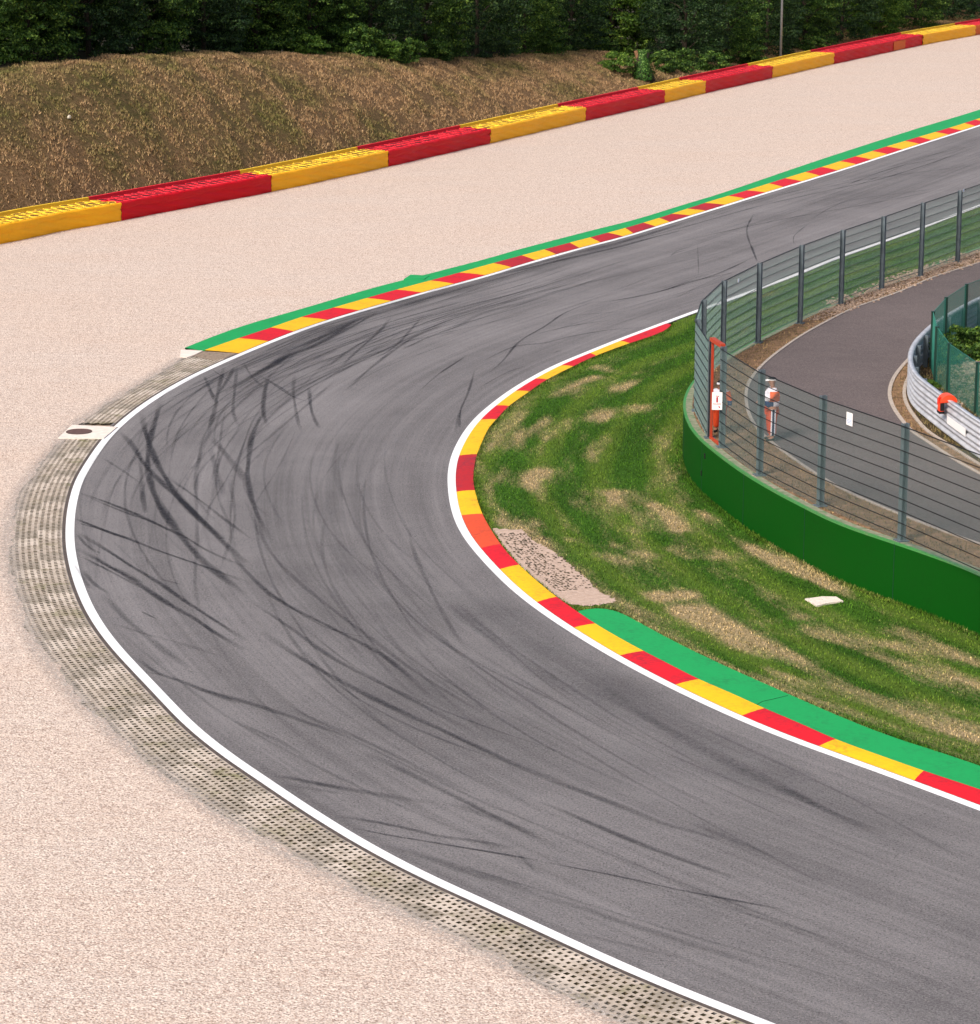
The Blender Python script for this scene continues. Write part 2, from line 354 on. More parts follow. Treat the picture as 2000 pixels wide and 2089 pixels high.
KIN_OUT = [(2150,1663),(2000,1610.5),(1883.8,1572.4),(1793.2,1539.9),(1702.6,1507.9),(1633.3,1475.5),(1557.3,1444.5),(1500,1417),(1423.8,1385.2),(1373.1,1358.5),(1311.8,1327.5),(1266.5,1302.6),(1213.2,1271.6),(1175.9,1246),(1133.3,1215.9),(1095.9,1185.6),(1061.3,1154.3),(1034.6,1126.7),(1014,1099),(999.3,1076),(983.3,1046),(972,1012),(965.9,983.8),(967.3,954.5),(973.9,925.2),(988.6,890.5),(999,870),(1012.6,856),(1038,828.5),(1079,799.5),(1114,775.3),(1166,749),(1216,725.5),(1283,700.8),(1324,687.5),(1352,677),(1364,669),(1374,657)]
GIN_OUT = [(2150,1612),(2000,1562.5),(1926.4,1537),(1819.8,1503),(1713.2,1461),(1606.6,1414.5),(1500,1367.5),(1439.8,1339.5),(1386.5,1313.5),(1346.5,1292.5),(1306.5,1270.5),(1266.5,1249.3),(1245.2,1240),(1226.5,1237.3),(1197,1240),(1181.2,1246)]
GOUT = [(377.2,709),(433.2,686.5),(499.8,663),(600,634),(633.3,624.3),(766.5,585.5),(873.1,558.5),(1000,525.5),(1059.9,508),(1219.8,466.5),(1299.8,446.4),(1400,415.6),(1486.6,389),(1673.1,325.5),(1859.7,265.5),(2000,222.9),(2150,172)]
KOUT = [(405,719),(417.2,714),(486.5,689.8),(553,668),(614.6,646.5),(681.2,627.2),(747.9,607.9),(811.8,589.8),(878.5,571.9),(937.1,555.9),(1006.6,536.5),(1110.6,508.5),(1203.8,484),(1278.5,464.2),(1350.4,442.6),(1441.8,412.6),(1523.9,388.1),(1602.2,363.3),(1676.9,340.3),(1747.8,318),(1809.3,298.5),(1874.6,279),(1938,260.2),(1994,242.5),(2150,191)]
PAVO = [(1420,2152),(1273.2,2089),(1206.6,2056),(1100,2004),(999.8,1950),(919.8,1908.8),(839.9,1874),(760,1836.9),(700,1803),(599.8,1751),(519.8,1706.5),(439.9,1655.9),(359.9,1599),(280,1538.6),(229.2,1492),(159.9,1426),(106.6,1364),(72,1312),(53.3,1270),(35,1215),(22,1165),(17,1114),(24,1055),(45,1000),(80,950),(122,902),(153.3,866.5),(193.3,839.9),(260,797),(326.5,760),(369,731)]
WL = .125
outc = curve(OUTL, 0, .4, 8, 26, 40); inc = curve(INL, 0, .4, 8, 20, 40)
asp = outc + inc[::-1]
# track sheet: white-line outer edge to white-line outer edge
no = normals(outc); ni = normals(inc)
def nearside(c, n, other):       # sign so that +n points to the other curve
    m = len(c)//2; return 1 if (other[len(other)//2]-c[m]).dot(n[m]) > 0 else -1
so_ = nearside(outc, no, inc); si_ = nearside(inc, ni, outc)
def off(c, n, s, d, z=None): return [Vector((p.x+q.x*s*d, p.y+q.y*s*d, p.z if z is None else z)) for p, q in zip(c, n)]
TA = off(outc, no, so_, -.26, 0); TB = off(inc, ni, si_, -.16, 0)[::-1]; TB = TB[::-1]
ia = min(range(len(TA)), key=lambda i: UV(TA[i])[0]+(0 if 40 < TA[i].y < 110 else 1e4)); ib = min(range(len(TB)), key=lambda i: UV(TB[i])[0]+(0 if 40 < TB[i].y < 110 else 1e4))
TA = respl(TA[:ia+1], 150)+respl(TA[ia:], 260)[1:]; TB = respl(TB[:ib+1], 150)+respl(TB[ib:], 260)[1:]
NW = 14; v = []; uv = []; f = []; S_ = 0; MID = [a.lerp(b_, .5) for a, b_ in zip(TA, TB)]; SL = [0]
for i in range(1, len(MID)): SL.append(SL[-1]+(MID[i]-MID[i-1]).length)
for i, (a, b_) in enumerate(zip(TA, TB)):
    for j in range(NW+1): t_ = j/NW; v.append(a.lerp(b_, t_)); uv.append((SL[i], 13*t_))
for i in range(len(TA)-1):
    for j in range(NW):
        a = i*(NW+1)+j; q = (a, a+1, a+NW+2, a+NW+1)
        if (v[q[1]]-v[q[0]]).cross(v[q[3]]-v[q[0]]).z < 0: q = q[::-1]
        f.append(q)
track = mesh('track', v, f, M['asphalt'], uv=uv); tag(track, kind='structure')
def TP(s, t):            # point on the track: s metres along, t 0..1 from the outer to the inner line
    i = int(np.searchsorted(SL, s))-1; i = max(0, min(i, len(TA)-2)); fr = (s-SL[i])/(SL[i+1]-SL[i]); return TA[i].lerp(TA[i+1], fr).lerp(TB[i].lerp(TB[i+1], fr), t)
for c, n, s, nm, wv in ((outc, no, so_, 'white_line', .110), (inc, ni, si_, 'white_line', .11)):
    b = MB(); A = off(c, n, s, -wv, .006); B = off(c, n, s, wv, .006)
    for i in range(len(c)-1):
        q = [A[i], A[i+1], B[i+1], B[i]]
        if (q[1]-q[0]).cross(q[3]-q[0]).z < 0: q = q[::-1]
        b.add(q, [(0, 1, 2, 3)])
    o = b.build(nm, M['white']); tag(o, kind='structure')
# dark shoulder lip beside the outer line
b = MB(); A = off(outc, no, so_, -.19, .004); B = off(outc, no, so_, -.110, .004)
for i in range(len(outc)-1):
    q = [A[i], A[i+1], B[i+1], B[i]]
    if (q[1]-q[0]).cross(q[3]-q[0]).z < 0: q = q[::-1]
    b.add(q, [(0, 1, 2, 3)])
tag(b.build('track_shoulder', M['edge']), kind='structure')

def cut(c, key, vals):           # split a polyline at values of image u or v; returns world points
    res = []; ks = [UV(p)[key] for p in c]
    for val in vals:
        best = None
        for i in range(len(ks)-1):
            if (ks[i]-val)*(ks[i+1]-val) <= 0: f = (val-ks[i])/(ks[i+1]-ks[i]+1e-12); best = i+f; break
        res.append(best)
    return res
def at(c, t):
    i = max(0, min(int(t), len(c)-2)); return c[i].lerp(c[i+1], t-i)
# --- near (inner) kerb : from tip (far) to near end, in v
ko = curve(KIN_OUT, .055, .3, 5, 20, 0)[::-1]
ki = off(inc, ni, si_, -.115, .012)[::-1]
bo = [662,700,725.5,747,774,798,828,855,926.5,1000,1048,1110,1152,1217.5,1272,1328,1385.5,1445,1508,1572.5,1640]
bi = [660,695,720,745,772,797,827,856,929,1003,1051,1118,1161,1228,1280,1337,1396.5,1459.6,1522,1592,1662]
cols = [0,1,0,1,0,1,0,1,3,1,2,0,1,0,1,0,1,0,1,0]
def kerb(name, ko, ki, to, ti, cols, mats, label, rise=.05, base=0):
    b = MB()
    for k in range(len(cols)):
        n = 10
        for j in range(n):
            a0 = to[k]+(to[k+1]-to[k])*j/n; a1 = to[k]+(to[k+1]-to[k])*(j+1)/n
            b0 = ti[k]+(ti[k+1]-ti[k])*j/n; b1 = ti[k]+(ti[k+1]-ti[k])*(j+1)/n
            pi, pj, po, pq = at(ki, b0), at(ki, b1), at(ko, a0), at(ko, a1)
            rows = 3; prev = (pi, pj)
            for r in range(1, rows+1):
                f = r/rows; q0 = pi.lerp(po, f); q1 = pj.lerp(pq, f); h = base+rise*(1-(1-f)**2); q0.z = q1.z = .012+h
                q = [prev[0], prev[1], q1, q0]
                if (q[1]-q[0]).cross(q[3]-q[0]).z < 0: q = q[::-1]
                b.add(q, [(0, 1, 2, 3)], cols[k]); prev = (q0, q1)
            b.add([prev[0], prev[1], prev[1]-Vector((0, 0, .16)), prev[0]-Vector((0, 0, .16))], [(0, 1, 2, 3)], 4)
    o = b.build(name, [M[x] for x in mats]); tag(o, label, 'kerb'); return o
ci = cut(ki, 1, bi); co = cut(ko, 1, bo)
ci = [x if x is not None else (len(ki)-2 if i else 0) for i, x in enumerate(ci)]; co = [x if x is not None else (len(ko)-2 if i else 0) for i, x in enumerate(co)]
ke = kerb('race_kerb', ko, ki, co, ci, cols, ['kred', 'kyellow', 'korange', 'kworn', 'kside'], 'red and yellow kerb curving round the inside of the bend beside the grass', .045)
# --- far (outer) kerb, in u
ko2 = curve(KOUT, .05, .4, 5, 0, 40); ki2 = off(outc, no, so_, -.14, .012)
uo = [417,486.5,553,614.6,681,747.9,809,878.5,937,1006.6,1065,1110.6,1142.5+20,1203.8,1240,1276,1313,1345,1371,1402.6,1438,1486.6,1523.9,1568.7,1602.2,1643.3,1676.9,1714.2,1745.9,1779.5,1809.3,1846.6,1874.6,1908.2,1936.2,1967.9,1990,2030,2060]
ui = [487,547.8,598.6,668,731.9,798.5,859.8,926.4,990,1043.9,1092,1134.5,1182,1225.2,1271,1292,1337,1366.4,1408.2,1439.9,1479.1,1520.1,1561.2,1598.5,1635.8,1673.1,1708.6,1747.8,1777.6,1811.2,1841,1876.5,1900.7,1936.2,1962.3,1990.3,2012.7,2052,2082]
cols2 = [1,0]*19; cols2 = cols2[:38]
for k in (11, 13, 15, 17, 19): pass
for k in range(9, 20):
    if cols2[k] == 0: cols2[k] = 3
ui = [u for u in ui]; t_o = cut(ko2, 0, uo)
# inner curve: use only the part after the turn (increasing u)
jm = min(range(len(ki2)), key=lambda i: UV(ki2[i])[0] if ki2[i].y > 30 else 1e9); ki2b = ki2[jm:]
t_i = cut(ki2b, 0, ui)
t_o = [x if x is not None else len(ko2)-2 for x in t_o]; t_i = [x if x is not None else len(ki2b)-2 for x in t_i]
kerb('race_kerb', ko2, ki2b, t_o, t_i, cols2, ['kred', 'kyellow', 'korange', 'kworn', 'kside'], 'long red and yellow kerb along the gravel trap with a green edge behind it', .04)
# green painted aprons (slightly lower than the kerb tops)
def apron(name, A, B, z, label, n=160):
    A = atz(respl(A, n), z); B = atz(respl(B, n), z); b = MB()
    for i in range(n):
        q = [A[i], A[i+1], B[i+1], B[i]]
        if (q[1]-q[0]).cross(q[3]-q[0]).z < 0: q = q[::-1]
        b.add(q, [(0, 1, 2, 3)])
        for e in (A, B): b.add([e[i], e[i+1], e[i+1]-Vector((0, 0, .14)), e[i]-Vector((0, 0, .14))], [(0, 1, 2, 3)])
    return tag(b.build(name, M['kgreen']), label, 'painted kerb edge')
gi = curve(GIN_OUT, .035, .3, 3, 20, 0)
kk = [p for p in ko[::-1]]; ks = cut(kk, 1, [1246])[0]; kpart = kk[:int(ks)+1]
apron('green_apron', gi, kpart, .035, 'bright green painted concrete apron between the inner kerb and the grass')
go = curve(GOUT, .035, .4, 4, 0, 40)
k2s = ko2
apron('green_apron', go, [P(417, 715.5, .035)]+[p for p in k2s if UV(p)[0] > 425], .03, 'thin green painted strip between the far kerb and the gravel trap')
b = MB(); b.tube([P(1543, 1439, .037), P(1556, 1431, .037), P(1575, 1427, .037), P(1608, 1419, .037)], .006, 4); tag(b.build('crack', M['black']), kind='structure')
# drain cover and small pale slabs
def slab(name, px, z, th, mt, label, cat):
    top = [P(u, v, z) for u, v in px]; n = len(top); b = MB()
    b.add(top+[p-Vector((0, 0, th)) for p in top], [tuple(range(n))]+[(i, i+n, (i+1) % n+n, (i+1) % n) for i in range(n)])
    o = b.build(name, mt); bm = bmesh.new(); bm.from_mesh(o.data); bmesh.ops.recalc_face_normals(bm, faces=bm.faces); bm.to_mesh(o.data); bm.free()
    return tag(o, label, cat)
slab('drain_cover', [(824,569),(838,560),(876,562),(866,569)], .05, .1, M['kgreen'], 'small green drain box beside the green strip of the far kerb', 'drain cover')
slab('concrete_slab', [(367,727),(369,713),(390,714),(414,715),(396,724),(381,729)], .03, .06, M['slab'], 'pale concrete slab at the near end of the far kerb', 'slab')
slab('concrete_slab', [(1642.6,1221),(1660,1219),(1678.6,1216.5),(1706.6,1217),(1721,1226),(1695,1229),(1666.6,1235.5),(1655,1228)], .03, .05, M['slab'], 'loose pale slab lying alone in the infield grass', 'slab')
mh = empty('manhole', P(160, 881, .03), label='pale concrete slab with a round rusty manhole cover beside the white line', cat='manhole')
top = [P(u, v, .035) for u, v in [(146.6,866.5),(240,870.5),(236,873),(212,893.5),(118,893.5)]]
b = MB(); n = 5; b.add(top+[p-Vector((0, 0, .1)) for p in top], [tuple(range(n))[::-1]]+[(i, i+n, (i+1) % n+n, (i+1) % n) for i in range(n)]); b.build('slab', M['slab'], mh)
c0 = P(161.3, 880.4, .040); b = MB(); b.tube([c0, c0+Vector((0, 0, .008))], .365, 32); b.build('cover', M['manhole'], mh)
b = MB(); ring = [c0+Vector((math.cos(a)*.375, math.sin(a)*.375, .002)) for a in np.linspace(0, 2*math.pi, 33)]; b.tube(ring, .012, 5); b.build('cover_rim', M['edge'], mh)

# --- concrete grass pavers between the white line and the gravel
pavo = curve(PAVO, 0, .4, 3, 26, 0)
STEP = .15; oc = resample(outc, STEP); nn = normals(oc)
endv = UV(P(430, 738, 0)); dist = []
po_np = np.array([(p.x, p.y) for p in resample(pavo, .15)])
b = MB(); startj = None
for i in range(len(oc)-1):
    u, v = UV(oc[i]); 
    if oc[i].y > 60 and u > 545 and v < 900: break
    if math.hypot(*(Vector((oc[i].x, oc[i].y))-Vector(P(226, 882).xy))) < .35: continue
    q = np.array((oc[i].x, oc[i].y)); nrm = np.array((-so_*nn[i].x, -so_*nn[i].y))
    d = po_np-q; al = d@nrm; la = np.abs(d[:, 0]*nrm[1]-d[:, 1]*nrm[0]); ok = (al > 0) & (la < .3)
    wd = al[ok].min() if ok.any() else 0
    if v < 885 and u < 478: pass
    wd += .22
    rows = int((wd-.21)/STEP)
    N0 = Vector((nrm[0], nrm[1], 0)); N1 = -so_*nn[i+1]
    for j in range(rows):
        # staggered cells
        bt_ = (0, 0, 2, 3)[hash((i//5*7+j//4*131)*2654435761 & 0xffff) % 4]
        a0, a1 = .20+j*STEP, .20+(j+1)*STEP; sh = (STEP/2 if j % 2 else 0)
        T = (oc[i+1]-oc[i]); T0 = T*(sh/STEP)
        c = [oc[i]+N0*a0+T0, oc[i+1]+N1*a0+T0, oc[i+1]+N1*a1+T0, oc[i]+N0*a1+T0]
        if abs(UV(c[0])[1]-880) < 15 and 110 < UV(c[0])[0] < 245: continue
        cc = sum(c, Vector())/4; zz = .004+random.uniform(-.004, .004)
        zc = [Vector((p.x, p.y, .004)) for p in c]
        frac = j/max(1, rows)
        filled = random.random() < (.10 if frac < .45 else .10+.85*(frac-.45)/.55)
        depth = .008 if filled else random.uniform(.03, .055)
        kf = random.uniform(.42, .60); ins = [cc.lerp(p, kf*random.uniform(.86, 1.10)) for p in c]
        it = [Vector((p.x, p.y, .006)) for p in ins]; ib = [Vector((p.x, p.y, .004-depth)) for p in ins]
        base = len(b.v); b.v += zc+it+ib
        flip = (zc[1]-zc[0]).cross(zc[3]-zc[0]).z < 0
        for k in range(4):
            k2 = (k+1) % 4; f1 = (base+k, base+k2, base+4+k2, base+4+k); f2 = (base+4+k, base+4+k2, base+8+k2, base+8+k)
            b.f += [f1[::-1] if flip else f1, f2[::-1] if flip else f2]; b.m += [bt_, 1]
        f3 = (base+8, base+9, base+10, base+11); b.f.append(f3[::-1] if flip else f3); b.m.append(1)
pav = b.build('paver_strip', [M['paver'], M['pit'], M['paver_b'], M['paver_c']]); tag(pav, kind='structure')
dm = resample(pavo, .3); dn = normals(dm); V = []; F = []; U = []
for i, (p, q) in enumerate(zip(dm, dn)):
    for k_ in (-1, 0, 1): V.append(p-q*(k_*.36*(1 if (outc[len(outc)//3]-pavo[len(pavo)//2]).dot(normals(pavo)[len(pavo)//2]) > 0 else -1)-0)+Vector((0, 0, .016))); U.append((i, k_))
for i in range(len(dm)-1):
    for j in range(2): x = i*3+j; F.append((x, x+1, x+4, x+3))
tag(mesh('paver_dust', V, F, M['dust'], uv=U), kind='structure')
M['pedge'] = m_noise('paver_border_soil', (.34, .26, .20), (.13, .10, .07), 9, .95, .5)
A = off(outc, no, so_, -.26, -.058)
jx = cut(outc, 0, [480])  # beginning of kerb on the line
u_list = [UV(p) for p in outc]; jend = next(i for i in range(len(outc)) if outc[i].y > 60 and u_list[i][0] > 560 and u_list[i][1] < 760)
tag(polygon('paver_bed', A[:jend+1]+atz(pavo[::-1], -.058), M['pedge']), kind='structure')

tag(polygon('paver_bed', [P(u, v, .0095) for u, v in [(368,726),(372,713),(425,712),(478,716.5),(484,720),(460,730),(436,736),(400,727)]], M['pedge']), kind='structure')
# --- gravel trap
BARF = [(-60,509),(0,499.3),(112,474.6),(246.3,450.7),(373,426),(554,391.8),(700,360.5),(791.8,340.3),(998.9,292.9),(1194.8,246.8),(1356,210),(1438,190.3),(1576,159.2),(1701,130.6),(1882,92),(1990,72),(2150,42)]
barf = curve(BARF, 0, .5, 10, 30, 40)
pn_ = normals(pavo); sp2 = 1 if (outc[len(outc)//3]-pavo[len(pavo)//2]).dot(pn_[len(pavo)//2]) > 0 else -1
gin = [p+q*sp2*(.04+.10*math.sin(i*.31+1)*math.sin(i*.113)+random.uniform(-.09, .09)) for i, (p, q) in enumerate(zip(atz(pavo, -.004), pn_))][:-1] + [P(384, 724, -.004)] + [p for p in atz(go, -.004)]
gout = [barf[0]+Vector((-10, -20, 0)), barf[0]+Vector((-10, 0, 0))] + off(barf, normals(barf), 1, -3 if True else 3, 0)
nb_ = normals(barf); sb_ = -1 if nb_[20].y > 0 else 1      # +sb_*n points to the track side
gout = [Vector((-55, 18, 0)), Vector((-70, 60, 0))]+off(barf, nb_, sb_, -3, 0)
gp = atz(gin, .011)+atz(gout, .011)[::-1]
tag(polygon('gravel_trap', gp, M['gravel']), kind='structure')

# --- infield grass
KG = [p for p in ko]                                  # kerb outer edge, tip -> near
inn_edge = off(inc, ni, si_, -.16, -.006)             # near -> far
tipu = 1374
far_part = [p for p in inn_edge if p.y > 60 and UV(p)[0] > tipu and UV(p)[1] < 800]
near_chain = atz(KG[::-1], -.006)+atz(far_part, -.006)         # near end -> tip -> far end
WTOP = [(2150,1235),(2000,1170.5),(1926,1141),(1838,1110.5),(1713,1068),(1641,1033),(1577,999.5),(1513,961),(1460,922),(1428,895),(1408,871),(1397,845),(1394,820),(1403,793),(1420,770),(1443,749),(1481,726),(1550,689),(1630,648),(1720,611),(1796,583),(1876,552),(1949,523),(2000,503),(2150,442)]
ZI = 1.4
wall = curve(WTOP, ZI, .35, 6, 20, 40)
wn = normals(wall); mid = len(wall)//2
sw = 1 if (P(1700, 900, ZI)-wall[mid]).dot(wn[mid]) > 0 else -1       # +sw*n = infield side
# STRAW strokes (px): dead patches in the mown grass
def cc(ox, oy, s, pts): return [(ox+x/s, oy+y/s) for x, y in pts]
ST = []
def st(ox, oy, s, pts, w_, a=1.0): ST.append((cc(ox, oy, s, pts), w_, a))
k = 3.752
for pts, w_, a in [([(1380,640),(1230,700),(1080,790)],.45,.9),([(980,940),(850,1030),(780,1180)],.75,1),([(870,1010),(960,1100)],.6,.8),([(1620,860),(1370,950)],.55,.8),([(1380,1090),(1360,1280)],.35,.9),([(1380,1290),(1480,1440)],.25,.7),([(950,1360),(900,1470),(980,1560),(1100,1600)],.45,.9),([(1150,1650),(1250,1800)],.45,.9),([(1500,1520),(1600,1640),(1750,1780)],.45,1),([(1700,680),(1550,720)],.5,.6),([(1400,560),(1550,600)],.4,.5),([(520,1330),(560,1500)],.35,.9),([(700,1650),(900,1760)],.35,.8),([(1040,890),(1100,960)],.5,.5),([(560,1250),(600,1560),(760,1800)],.7,.55)]: st(850,600,k,pts,w_,a)
for pts, w_, a in [([(0,920),(100,1080)],.4,1),([(160,850),(300,960),(430,1080)],.3,.8),([(670,930),(850,1080)],.25,.9),([(600,900),(900,1130),(1080,1250)],.2,.6),([(1080,1250),(1400,1400),(1700,1540),(1876,1640)],.3,1),([(320,1260),(500,1350)],.3,.7),([(800,1340),(960,1310)],.3,.7),([(620,1450),(780,1500)],.3,.6),([(150,1730),(480,1700)],.4,.9),([(900,1640),(1180,1730)],.4,.7),([(200,100),(230,400),(500,800)],.35,.5),([(0,1300),(150,1330)],.3,.4)]: st(1300,850,4.69,pts,w_,a)
for pts, w_, a in [([(150,820),(450,980),(750,1100),(1200,1310)],.25,.8),([(0,1480),(200,1600),(500,1700),(900,1850)],.55,1),([(1250,1460),(1500,1550),(1876,1700)],.4,.8),([(0,1130),(200,1290)],.4,.6),([(560,1460),(900,1560)],.5,.65),([(1050,1660),(1400,1780),(1876,1850)],.5,.7),([(250,1380),(500,1340)],.3,.5)]: st(1500,900,k,pts,w_,a)
for pts, w_, a in [([(0,20),(200,120),(450,250),(800,350),(1200,500),(1600,640),(1876,720)],.75,1.1),([(1050,150),(1500,250),(1876,330)],.5,.75),([(1300,50),(1876,200)],.5,.7),([(300,350),(900,560),(1500,780),(1876,900)],.6,.62),([(1700,200),(1876,380)],.5,.6),([(0,250),(400,400),(900,600),(1600,860)],.15,.6)]: st(1500,1300,k,pts,w_,a)
for pts, w_, a in [([(1250,430),(1450,430)],.35,.9),([(1540,560),(1700,640),(1876,740)],.55,1.1),([(650,0),(900,50)],.35,.8),([(850,110),(1000,170)],.35,.7),([(1100,560),(1500,850),(1876,960)],.35,.55),([(1650,230),(1800,290)],.3,.6),([(400,0),(650,220),(850,420)],.35,.6),([(900,420),(1300,600),(1500,700)],.4,.55),([(1800,100),(1876,130)],.4,.7)]: st(1000,1100,k,pts,w_,a)
segs = []
for pts, w_, a in ST:
    wp = [P(u, v, 0) for u, v in pts]
    for p, q in zip(wp, wp[1:]): segs.append((p.x, p.y, q.x, q.y, w_, a))
def straw_at(X, Y, segs):
    s = np.zeros_like(X)
    for x0, y0, x1, y1, w_, a in segs:
        dx, dy = x1-x0, y1-y0; L2 = dx*dx+dy*dy+1e-9; tt = np.clip(((X-x0)*dx+(Y-y0)*dy)/L2, 0, 1)
        d2 = (X-x0-tt*dx)**2+(Y-y0-tt*dy)**2; s = np.maximum(s, a*.78*np.exp(-d2/(2*(w_*.75)**2)))
    return s
def fbm(X, Y, f, seed=0, oct=3):
    r = np.random.default_rng(seed); s = np.zeros_like(X); A = 1
    for o_ in range(oct):
        for q in range(4):
            th = r.uniform(0, 6.28); ph = r.uniform(0, 6.28); ff = f*(2**o_)*r.uniform(.7, 1.4)
            s += A*np.sin(ff*(X*math.cos(th)+Y*math.sin(th))+ph)
        A *= .55
    return s/4
wbase = atz(off(wall, wn, sw, .05), -.006)
poly = near_chain+wbase[::-1]
# gridded sheet for the attribute: point grid inside the polygon
def inside(X, Y, poly):
    px = np.array([p.x for p in poly]); py = np.array([p.y for p in poly]); n = len(px); c = np.zeros(X.shape, bool); j = n-1
    for i in range(n):
        cond = ((py[i] > Y) != (py[j] > Y)) & (X < (px[j]-px[i])*(Y-py[i])/(py[j]-py[i]+1e-12)+px[i]); c ^= cond; j = i
    return c
def grid_sheet(name, poly, step, z, mt, sf, tf=None):
    xs = [p.x for p in poly]; ys = [p.y for p in poly]
    x0, x1, y0, y1 = min(xs), min(max(xs), 60), max(min(ys), 30), min(max(ys), 190)
    gx = np.arange(x0-step, x1+step, step); gy = np.arange(y0-step, y1+step, step); X, Y = np.meshgrid(gx, gy)
    cx = X[:-1, :-1]+step/2; cy = Y[:-1, :-1]+step/2; ok = inside(cx, cy, poly)
    nx = X.shape[1]; ii, jj = np.nonzero(ok); a = ii*nx+jj; F = np.stack([a, a+1, a+nx+1, a+nx], 1)
    used, inv = np.unique(F, return_inverse=True); V = np.stack([X.ravel()[used], Y.ravel()[used], np.full(len(used), z)], 1)
    o = mesh(name, V.tolist(), inv.reshape(F.shape).tolist(), mt, attr={'straw': sf(V[:, 0], V[:, 1])}|({'tone': tf(V[:, 0], V[:, 1]), 'cd': curveco(V[:, 0], V[:, 1])[0], 'cs': curveco(V[:, 0], V[:, 1])[1]} if tf else {})); return o
KC = resample(atz(near_chain, 0), .5); KX = np.array([p.x for p in KC]); KY = np.array([p.y for p in KC])
def curveco(X, Y):
    d = np.full(len(X), 1e9); s = np.zeros(len(X))
    for i in range(len(KX)): q = (X-KX[i])**2+(Y-KY[i])**2; m_ = q < d; d[m_] = q[m_]; s[m_] = i*.5
    j = np.clip((s/.5).astype(int), 1, len(KX)-2); tx = KX[j+1]-KX[j-1]; ty = KY[j+1]-KY[j-1]; L_ = np.hypot(tx, ty)+1e-9
    return np.sqrt(d), s+np.clip(((X-KX[j])*tx+(Y-KY[j])*ty)/L_, -.4, .4)
def sfun(X, Y):
    d, s = curveco(X, Y); n1 = fbm(s*.35, d*2.6, 1.0, 31, 4); n2 = fbm(s*.9, d*6, 1.0, 32, 3); band = np.sin(d*2.9+.5*np.sin(s*.12))
    st_ = straw_at(X, Y, segs); dry = np.clip((70-Y)/20, 0, 1)
    return np.clip(st_*(.62+.62*n1+.32*n2)+.13+.15*n1+.11*n2+.09*band+.10*dry+np.where(Y > 84, -.06, 0), 0, 1)
bg = polygon('soil_bed', atz(poly, -.02), M['soil']); tag(bg, kind='structure')
KD = [P(u, v, 0) for u, v in [(985,905),(975,950),(974,985),(982,1015),(993,1045),(1006,1070)]]
for q0, q1 in zip(KD, KD[1:]): segs.append((q0.x+.25, q0.y, q1.x+.25, q1.y, .22, .95))
# real blades
def tonef(X, Y):
    d, s = curveco(X, Y); return np.clip(.5+.42*np.cos(2*np.pi*(d-.25+.12*np.sin(s*.3))/1.65)*(1-.0*d)+.12*fbm(s*.4, d*2, 1.0, 44, 2), 0, 1)
def blades(name, X, Y, Z, hgt, wid, mt, sf, slope=None, tone=None):
    n = len(X); th = rng.uniform(0, 6.28, n); lean = rng.uniform(.2, 1.0, n)*hgt*.8; hh = hgt*rng.uniform(.5, 1.2, n); ww = wid*rng.uniform(.6, 1.3, n)
    la = rng.uniform(0, 6.28, n); V = np.zeros((n, 3, 3))
    V[:, 0] = np.stack([X-np.cos(th)*ww, Y-np.sin(th)*ww, Z-.01], 1); V[:, 1] = np.stack([X+np.cos(th)*ww, Y+np.sin(th)*ww, Z-.01], 1)
    V[:, 2] = np.stack([X+np.cos(la)*lean, Y+np.sin(la)*lean, Z+hh], 1)
    r = np.repeat(rng.random(n), 3); s = np.repeat(sf(X, Y), 3)
    me = bpy.data.meshes.new(name); me.vertices.add(3*n); me.loops.add(3*n); me.polygons.add(n)
    me.vertices.foreach_set('co', V.ravel()); me.loops.foreach_set('vertex_index', np.arange(3*n)); me.polygons.foreach_set('loop_start', np.arange(0, 3*n, 3))
    for kx, a in (('rnd', r), ('straw', s))+((('tone', np.repeat(tone(X, Y), 3)), ('cd', np.repeat(curveco(X, Y)[0], 3)), ('cs', np.repeat(curveco(X, Y)[1], 3))) if tone else ()): at_ = me.attributes.new(kx, 'FLOAT', 'POINT'); at_.data.foreach_set('value', a)
    me.materials.append(mt); me.update(calc_edges=True); o = bpy.data.objects.new(name, me); C.objects.link(o); return o
gs = grid_sheet('infield_grass', poly, .16, -.008, M['grass'], sfun, tonef); tag(gs, kind='structure')
def scatter(poly, n, xr, yr):
    X = rng.uniform(*xr, n); Y = rng.uniform(*yr, n); ok = inside(X, Y, poly); X, Y = X[ok], Y[ok]
    dep = Y*cp+H*sp; U = CU+FPX*X/dep; ok = (U > -40) & (U < 2060); return X[ok], Y[ok]
X, Y = scatter(poly, 1100000, (-2, 32), (46, 130))
keep = rng.random(len(X)) < np.clip(1.5-(Y-50)/90, .35, 1); X, Y = X[keep], Y[keep]
